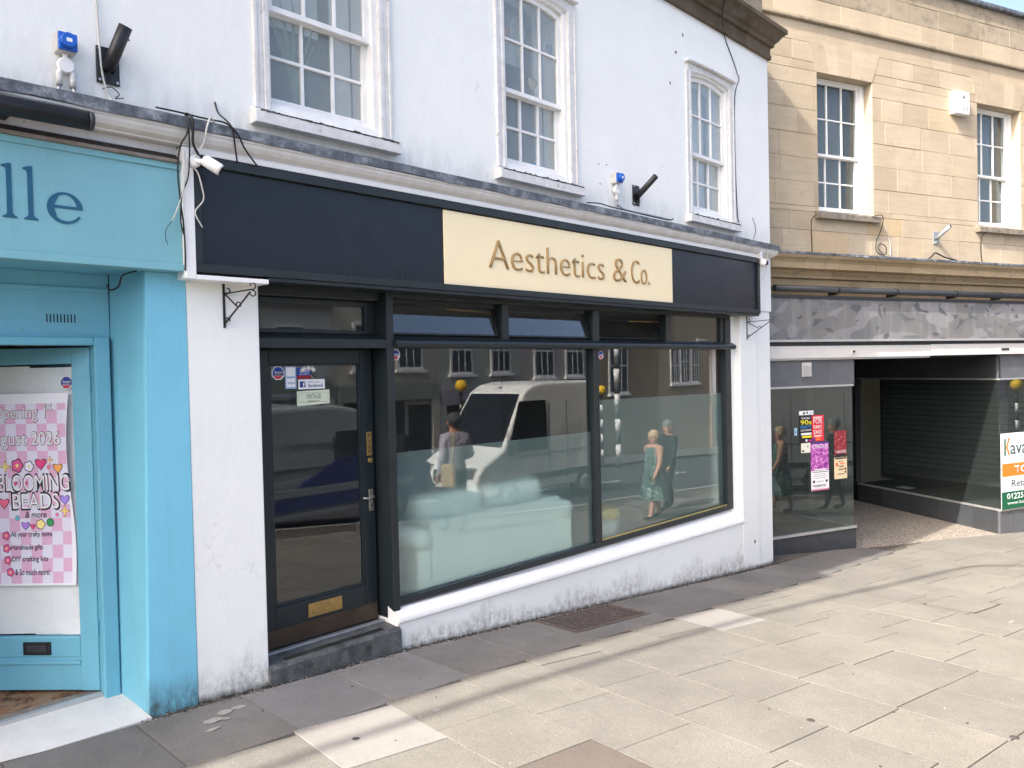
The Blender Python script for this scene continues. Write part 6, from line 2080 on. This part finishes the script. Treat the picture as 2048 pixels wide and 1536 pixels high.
wx_ = 13.5
van('white high-roof panel van parked facing up the street', (wx_, -8.05, gz(wx_, -8.05)), R_(180), 4.7, 2.85, 2.06, VW, None, .8, 1.15, .95)
vx = 5.95
OV = van('silver and blue telecom van with roof ladders parked facing downhill', (vx, -6.16, gz(vx, -6.16)), 0, 5.1, 1.98, 1.92, VG, VG, .60, 1.0, .62)
part('bonnet_wrap', MB().box(1.95, 2.52, -.90, .90, .58, .93), VB, OV, .06)
part('side_wrap', MB().prism_y([(-.6, .42), (2.3, .42), (2.35, .95), (1.1, 1.15), (.75, 1.12)], .955, .975), VB, OV)
part('rear_window', MB().prism_y([(-2.35, 1.12), (-1.25, 1.12), (-1.3, 1.66), (-2.25, 1.66)], .93, .972), flat('van_glass', (22, 27, 31), .06), OV)
o = lettering('openreach', flat('van_text', (20, 30, 60)), OV, -1.48, -.45, 1.26, 0, .2)
# the words face the shops: turn them to the +y side
for v in o.data.vertices:
    x, y, z = v.co
    v.co = (.80 - (x + 1.48), .985, z)
o2 = lettering('Connecting you to your network', flat('van_text', (20, 30, 60)), OV, 0, .9, 1.12, 0, .06)
for v in o2.data.vertices:
    x, y, z = v.co
    v.co = (.75 - x, .985, z)
for yy in (-.55, -.15, .25, .6):
    part('ladder_rail', MB().tube([(-2.1, yy, 2.12), (1.0, yy, 2.12)], .03, 8), 'galv', OV)
for i in range(8):
    part('ladder_rung', MB().tube([(-1.9 + i * .38, -.55, 2.12), (-1.9 + i * .38, .6, 2.12)], .018, 6), 'galv', OV)
for xx in (-1.8, .6):
    part('roof_bar', MB().box(xx, xx + .06, -.75, .75, 1.96, 2.10), 'black_plastic', OV)

# people ---------------------------------------------------------------
def person(label, loc, rz, H, cols, arms, stride=0.1, lean=0.0, hair=None, dress=None, shoes=None):
    """one continuous skinned body; cols = (skin, top, bottom, shoe); arms = ((elbow, wrist) right, left) in units of height"""
    t = thing('person', label, 'person', loc, rz)
    V, E_, Rr = [], [], []
    def v(p, r_, prev=None):
        V.append(Vector(p) * H); Rr.append(r_ * H)
        if prev is not None:
            E_.append((prev, len(V) - 1))
        return len(V) - 1
    pel = v((0, 0, .53), .085)
    waist = v((0, .0, .60), .075, pel)
    chest = v((0, .005, .70), .088, waist)
    up_t = v((0, .01, .785), .075, chest)
    neck = v((0, .0, .845), .032, up_t)
    jaw = v((0, -.012, .885), .045, neck)
    head = v((0, -.006, .93), .058, jaw)
    crown = v((0, .0, .965), .045, head)
    for sgn, st_ in ((-1, stride), (1, -stride)):
        hip = v((sgn * .052, 0, .49), .066, pel)
        knee = v((sgn * .055, -st_ * .55 - .015, .285), .043, hip)
        calf = v((sgn * .055, -st_ * .6 + (.02 if st_ < 0 else 0), .20), .037, knee)
        ank = v((sgn * .055, -st_ + .01, .045), .024, calf)
        ball_ = v((sgn * .06, -st_ - .06, .018), .022, ank)
        v((sgn * .06, -st_ - .10, .014), .016, ball_)
    for sgn, (el, wr) in zip((-1, 1), arms):
        sh = v((sgn * .105, .01, .80), .043, up_t)
        e = v((sgn * el[0], el[1], el[2]), .030, sh)
        w = v((sgn * wr[0], wr[1], wr[2]), .020, e)
        ev, wv = Vector((sgn * el[0], el[1], el[2])), Vector((sgn * wr[0], wr[1], wr[2]))
        d = (wv - ev).normalized()
        side = d.cross(Vector((1, 0, 0)))
        if side.length < .1:
            side = Vector((0, 1, 0))
        side.normalize()
        palm = v(tuple(wv + d * .025), .019, w)
        pv = wv + d * .025
        for i, ln in enumerate((.030, .036, .038, .034)):
            o_ = side * (.017 * (i - 1.5) / 1.5)
            f1 = v(tuple(pv + o_ + d * ln * .7), .0052, palm)
            v(tuple(pv + o_ + d * ln * 1.25 + Vector((-sgn * .008, 0, 0))), .0046, f1)
        th = v(tuple(pv + side * -.024 + d * .008), .0058, palm)
        v(tuple(pv + side * -.03 + d * .028), .005, th)
    me = bpy.data.meshes.new('body')
    me.from_pydata(V, E_, [])
    ob = bpy.data.objects.new('body', me)
    COL.objects.link(ob)
    sk = ob.modifiers.new('skin', 'SKIN')
    sk.use_smooth_shade = True
    for i, sv in enumerate(me.skin_vertices[0].data):
        sv.radius = (Rr[i] * (1.28 if i in (pel, waist, chest, up_t) else 1.0), Rr[i] * (.85 if i in (pel, waist, chest, up_t) else 1.0))
        sv.use_root = (i == pel)
    ob.modifiers.new('sub', 'SUBSURF').levels = 2
    bpy.context.view_layer.update()
    dg = bpy.context.evaluated_depsgraph_get()
    m2 = bpy.data.meshes.new_from_object(ob.evaluated_get(dg))
    bpy.data.objects.remove(ob)
    for c in cols:
        m2.materials.append(c)
    long_sleeve = cols[0] is not cols[1] and dress is None
    for pl in m2.polygons:
        c = pl.center / H
        pl.use_smooth = True
        if c.z > .84: mi = 0
        elif c.z < .045: mi = 3
        elif c.z < .53 and abs(c.x) < .115: mi = 2
        else: mi = 1
        if abs(c.x) > .115 and c.z < (.50 if long_sleeve else .76): mi = 0
        if dress is not None and mi == 2: mi = 0
        pl.material_index = mi
    b = link('body', m2, None, t)
    # face and hair
    hh = H
    mb = MB()
    mb.ball((0, .012 * hh, .945 * hh), .066 * hh, 16, 10, (.93, 1.05, 1.0))
    part('hair', mb, hair, b)
    part('nose', MB().tube([(0, -.058 * hh, .925 * hh), (0, -.072 * hh, .905 * hh)], [.004 * hh, .009 * hh], 8), cols[0], b)
    for sgn in (-1, 1):
        part('ear', MB().ball((sgn * .061 * hh, .0, .918 * hh), .014 * hh, 8, 6, (.5, 1, 1.4)), cols[0], b)
        part('eye', MB().ball((sgn * .022 * hh, -.056 * hh, .928 * hh), .006 * hh, 8, 6), 'print_black', b)
    part('mouth', MB().box(-.018 * hh, .018 * hh, -.062 * hh, -.052 * hh, .887 * hh, .892 * hh), flat('lips', (150, 90, 85)), b)
    if dress:
        prof = [(.088, .815), (.095, .75), (.100, .66), (.098, .58), (.125, .48), (.145, .36), (.160, .23)]
        mb = MB()
        seg = 28
        for (r_, z) in prof:
            for j in range(seg):
                a = 2 * math.pi * j / seg
                rr2 = r_ * (1 + (.08 * math.sin(6 * a) if z < .5 else 0))
                mb.v.append((rr2 * 1.12 * math.cos(a) * hh, rr2 * .85 * math.sin(a) * hh, z * hh))
        for i in range(len(prof) - 1):
            for j in range(seg):
                mb.f.append((i * seg + j, i * seg + (j + 1) % seg, (i + 1) * seg + (j + 1) % seg, (i + 1) * seg + j)); mb.mi.append(0); mb.sm.append(True)
        part('dress', mb, dress, b)
    return t
skin_a, skin_b = flat('skin_light', (205, 160, 135)), flat('skin_tan', (185, 135, 108))
def floral():
    t = NT('green_floral_cloth')
    t.color(t.ramp(t.noise(24, 4, 0.65, None, .6), [(0.40, (0.01, 0.045, 0.045)), (0.5, (0.05, 0.14, 0.125)), (0.57, (0.20, 0.30, 0.26)), (0.64, (0.5, 0.55, 0.48))]))
    t.set(rough=.8)
    return t.m
hang = (((.135, .02, .62), (.15, -.03, .47)), ((.135, .02, .62), (.15, -.03, .47)))
swing = (((.135, -.03, .63), (.14, -.11, .50)), ((.135, .06, .63), (.15, .08, .49)))
bend = (((.135, .03, .63), (.15, -.02, .48)), ((.15, .03, .63), (.10, -.10, .60)))
P1 = (7.8, -3.9)
pm = person('person in grey long-sleeved top with tote bag facing the parked vans', (*P1, gz(*P1)), R_(10), 1.84, (skin_b, flat('grey_jersey', (188, 186, 200)), flat('dark_trousers', (40, 42, 48)), flat('dark_shoe', (30, 28, 28))), bend, .05, hair=flat('grey_hair', (70, 70, 74)))
tb = thing('tote_bag', 'beige striped tote bag hanging at the hip of the grey-topped person', 'bag', (P1[0] - .23, P1[1] + .12, gz(*P1) + .72))
part('bag', MB().box(-.05, .05, -.15, .15, 0, .36), flat('beige_cloth', (190, 170, 135)), tb, .04)
part('strap', MB().tube([(0, -.1, .34), (.06, -.06, .75), (.14, 0, .80), (.06, .06, .75), (0, .1, .34)], .014, 6), flat('beige_cloth', (190, 170, 135)), tb)
P2 = (12.1, -3.0)
person('person in sleeveless green floral dress walking with a dark bag', (*P2, gz(*P2)), R_(-75), 1.64, (skin_a, skin_a, skin_a, flat('dark_shoe', (30, 28, 28))), swing, .12, hair=flat('blond_hair', (196, 176, 140)), dress=floral())
P3 = (13.4, -3.5)
person('person in black t-shirt and trousers wearing a cap', (*P3, gz(*P3)), R_(-75), 1.80, (skin_a, flat('black_cloth', (32, 34, 38)), flat('black_cloth', (32, 34, 38)), flat('dark_shoe', (30, 28, 28))), swing, .10, hair=flat('grey_cap', (120, 124, 122)))
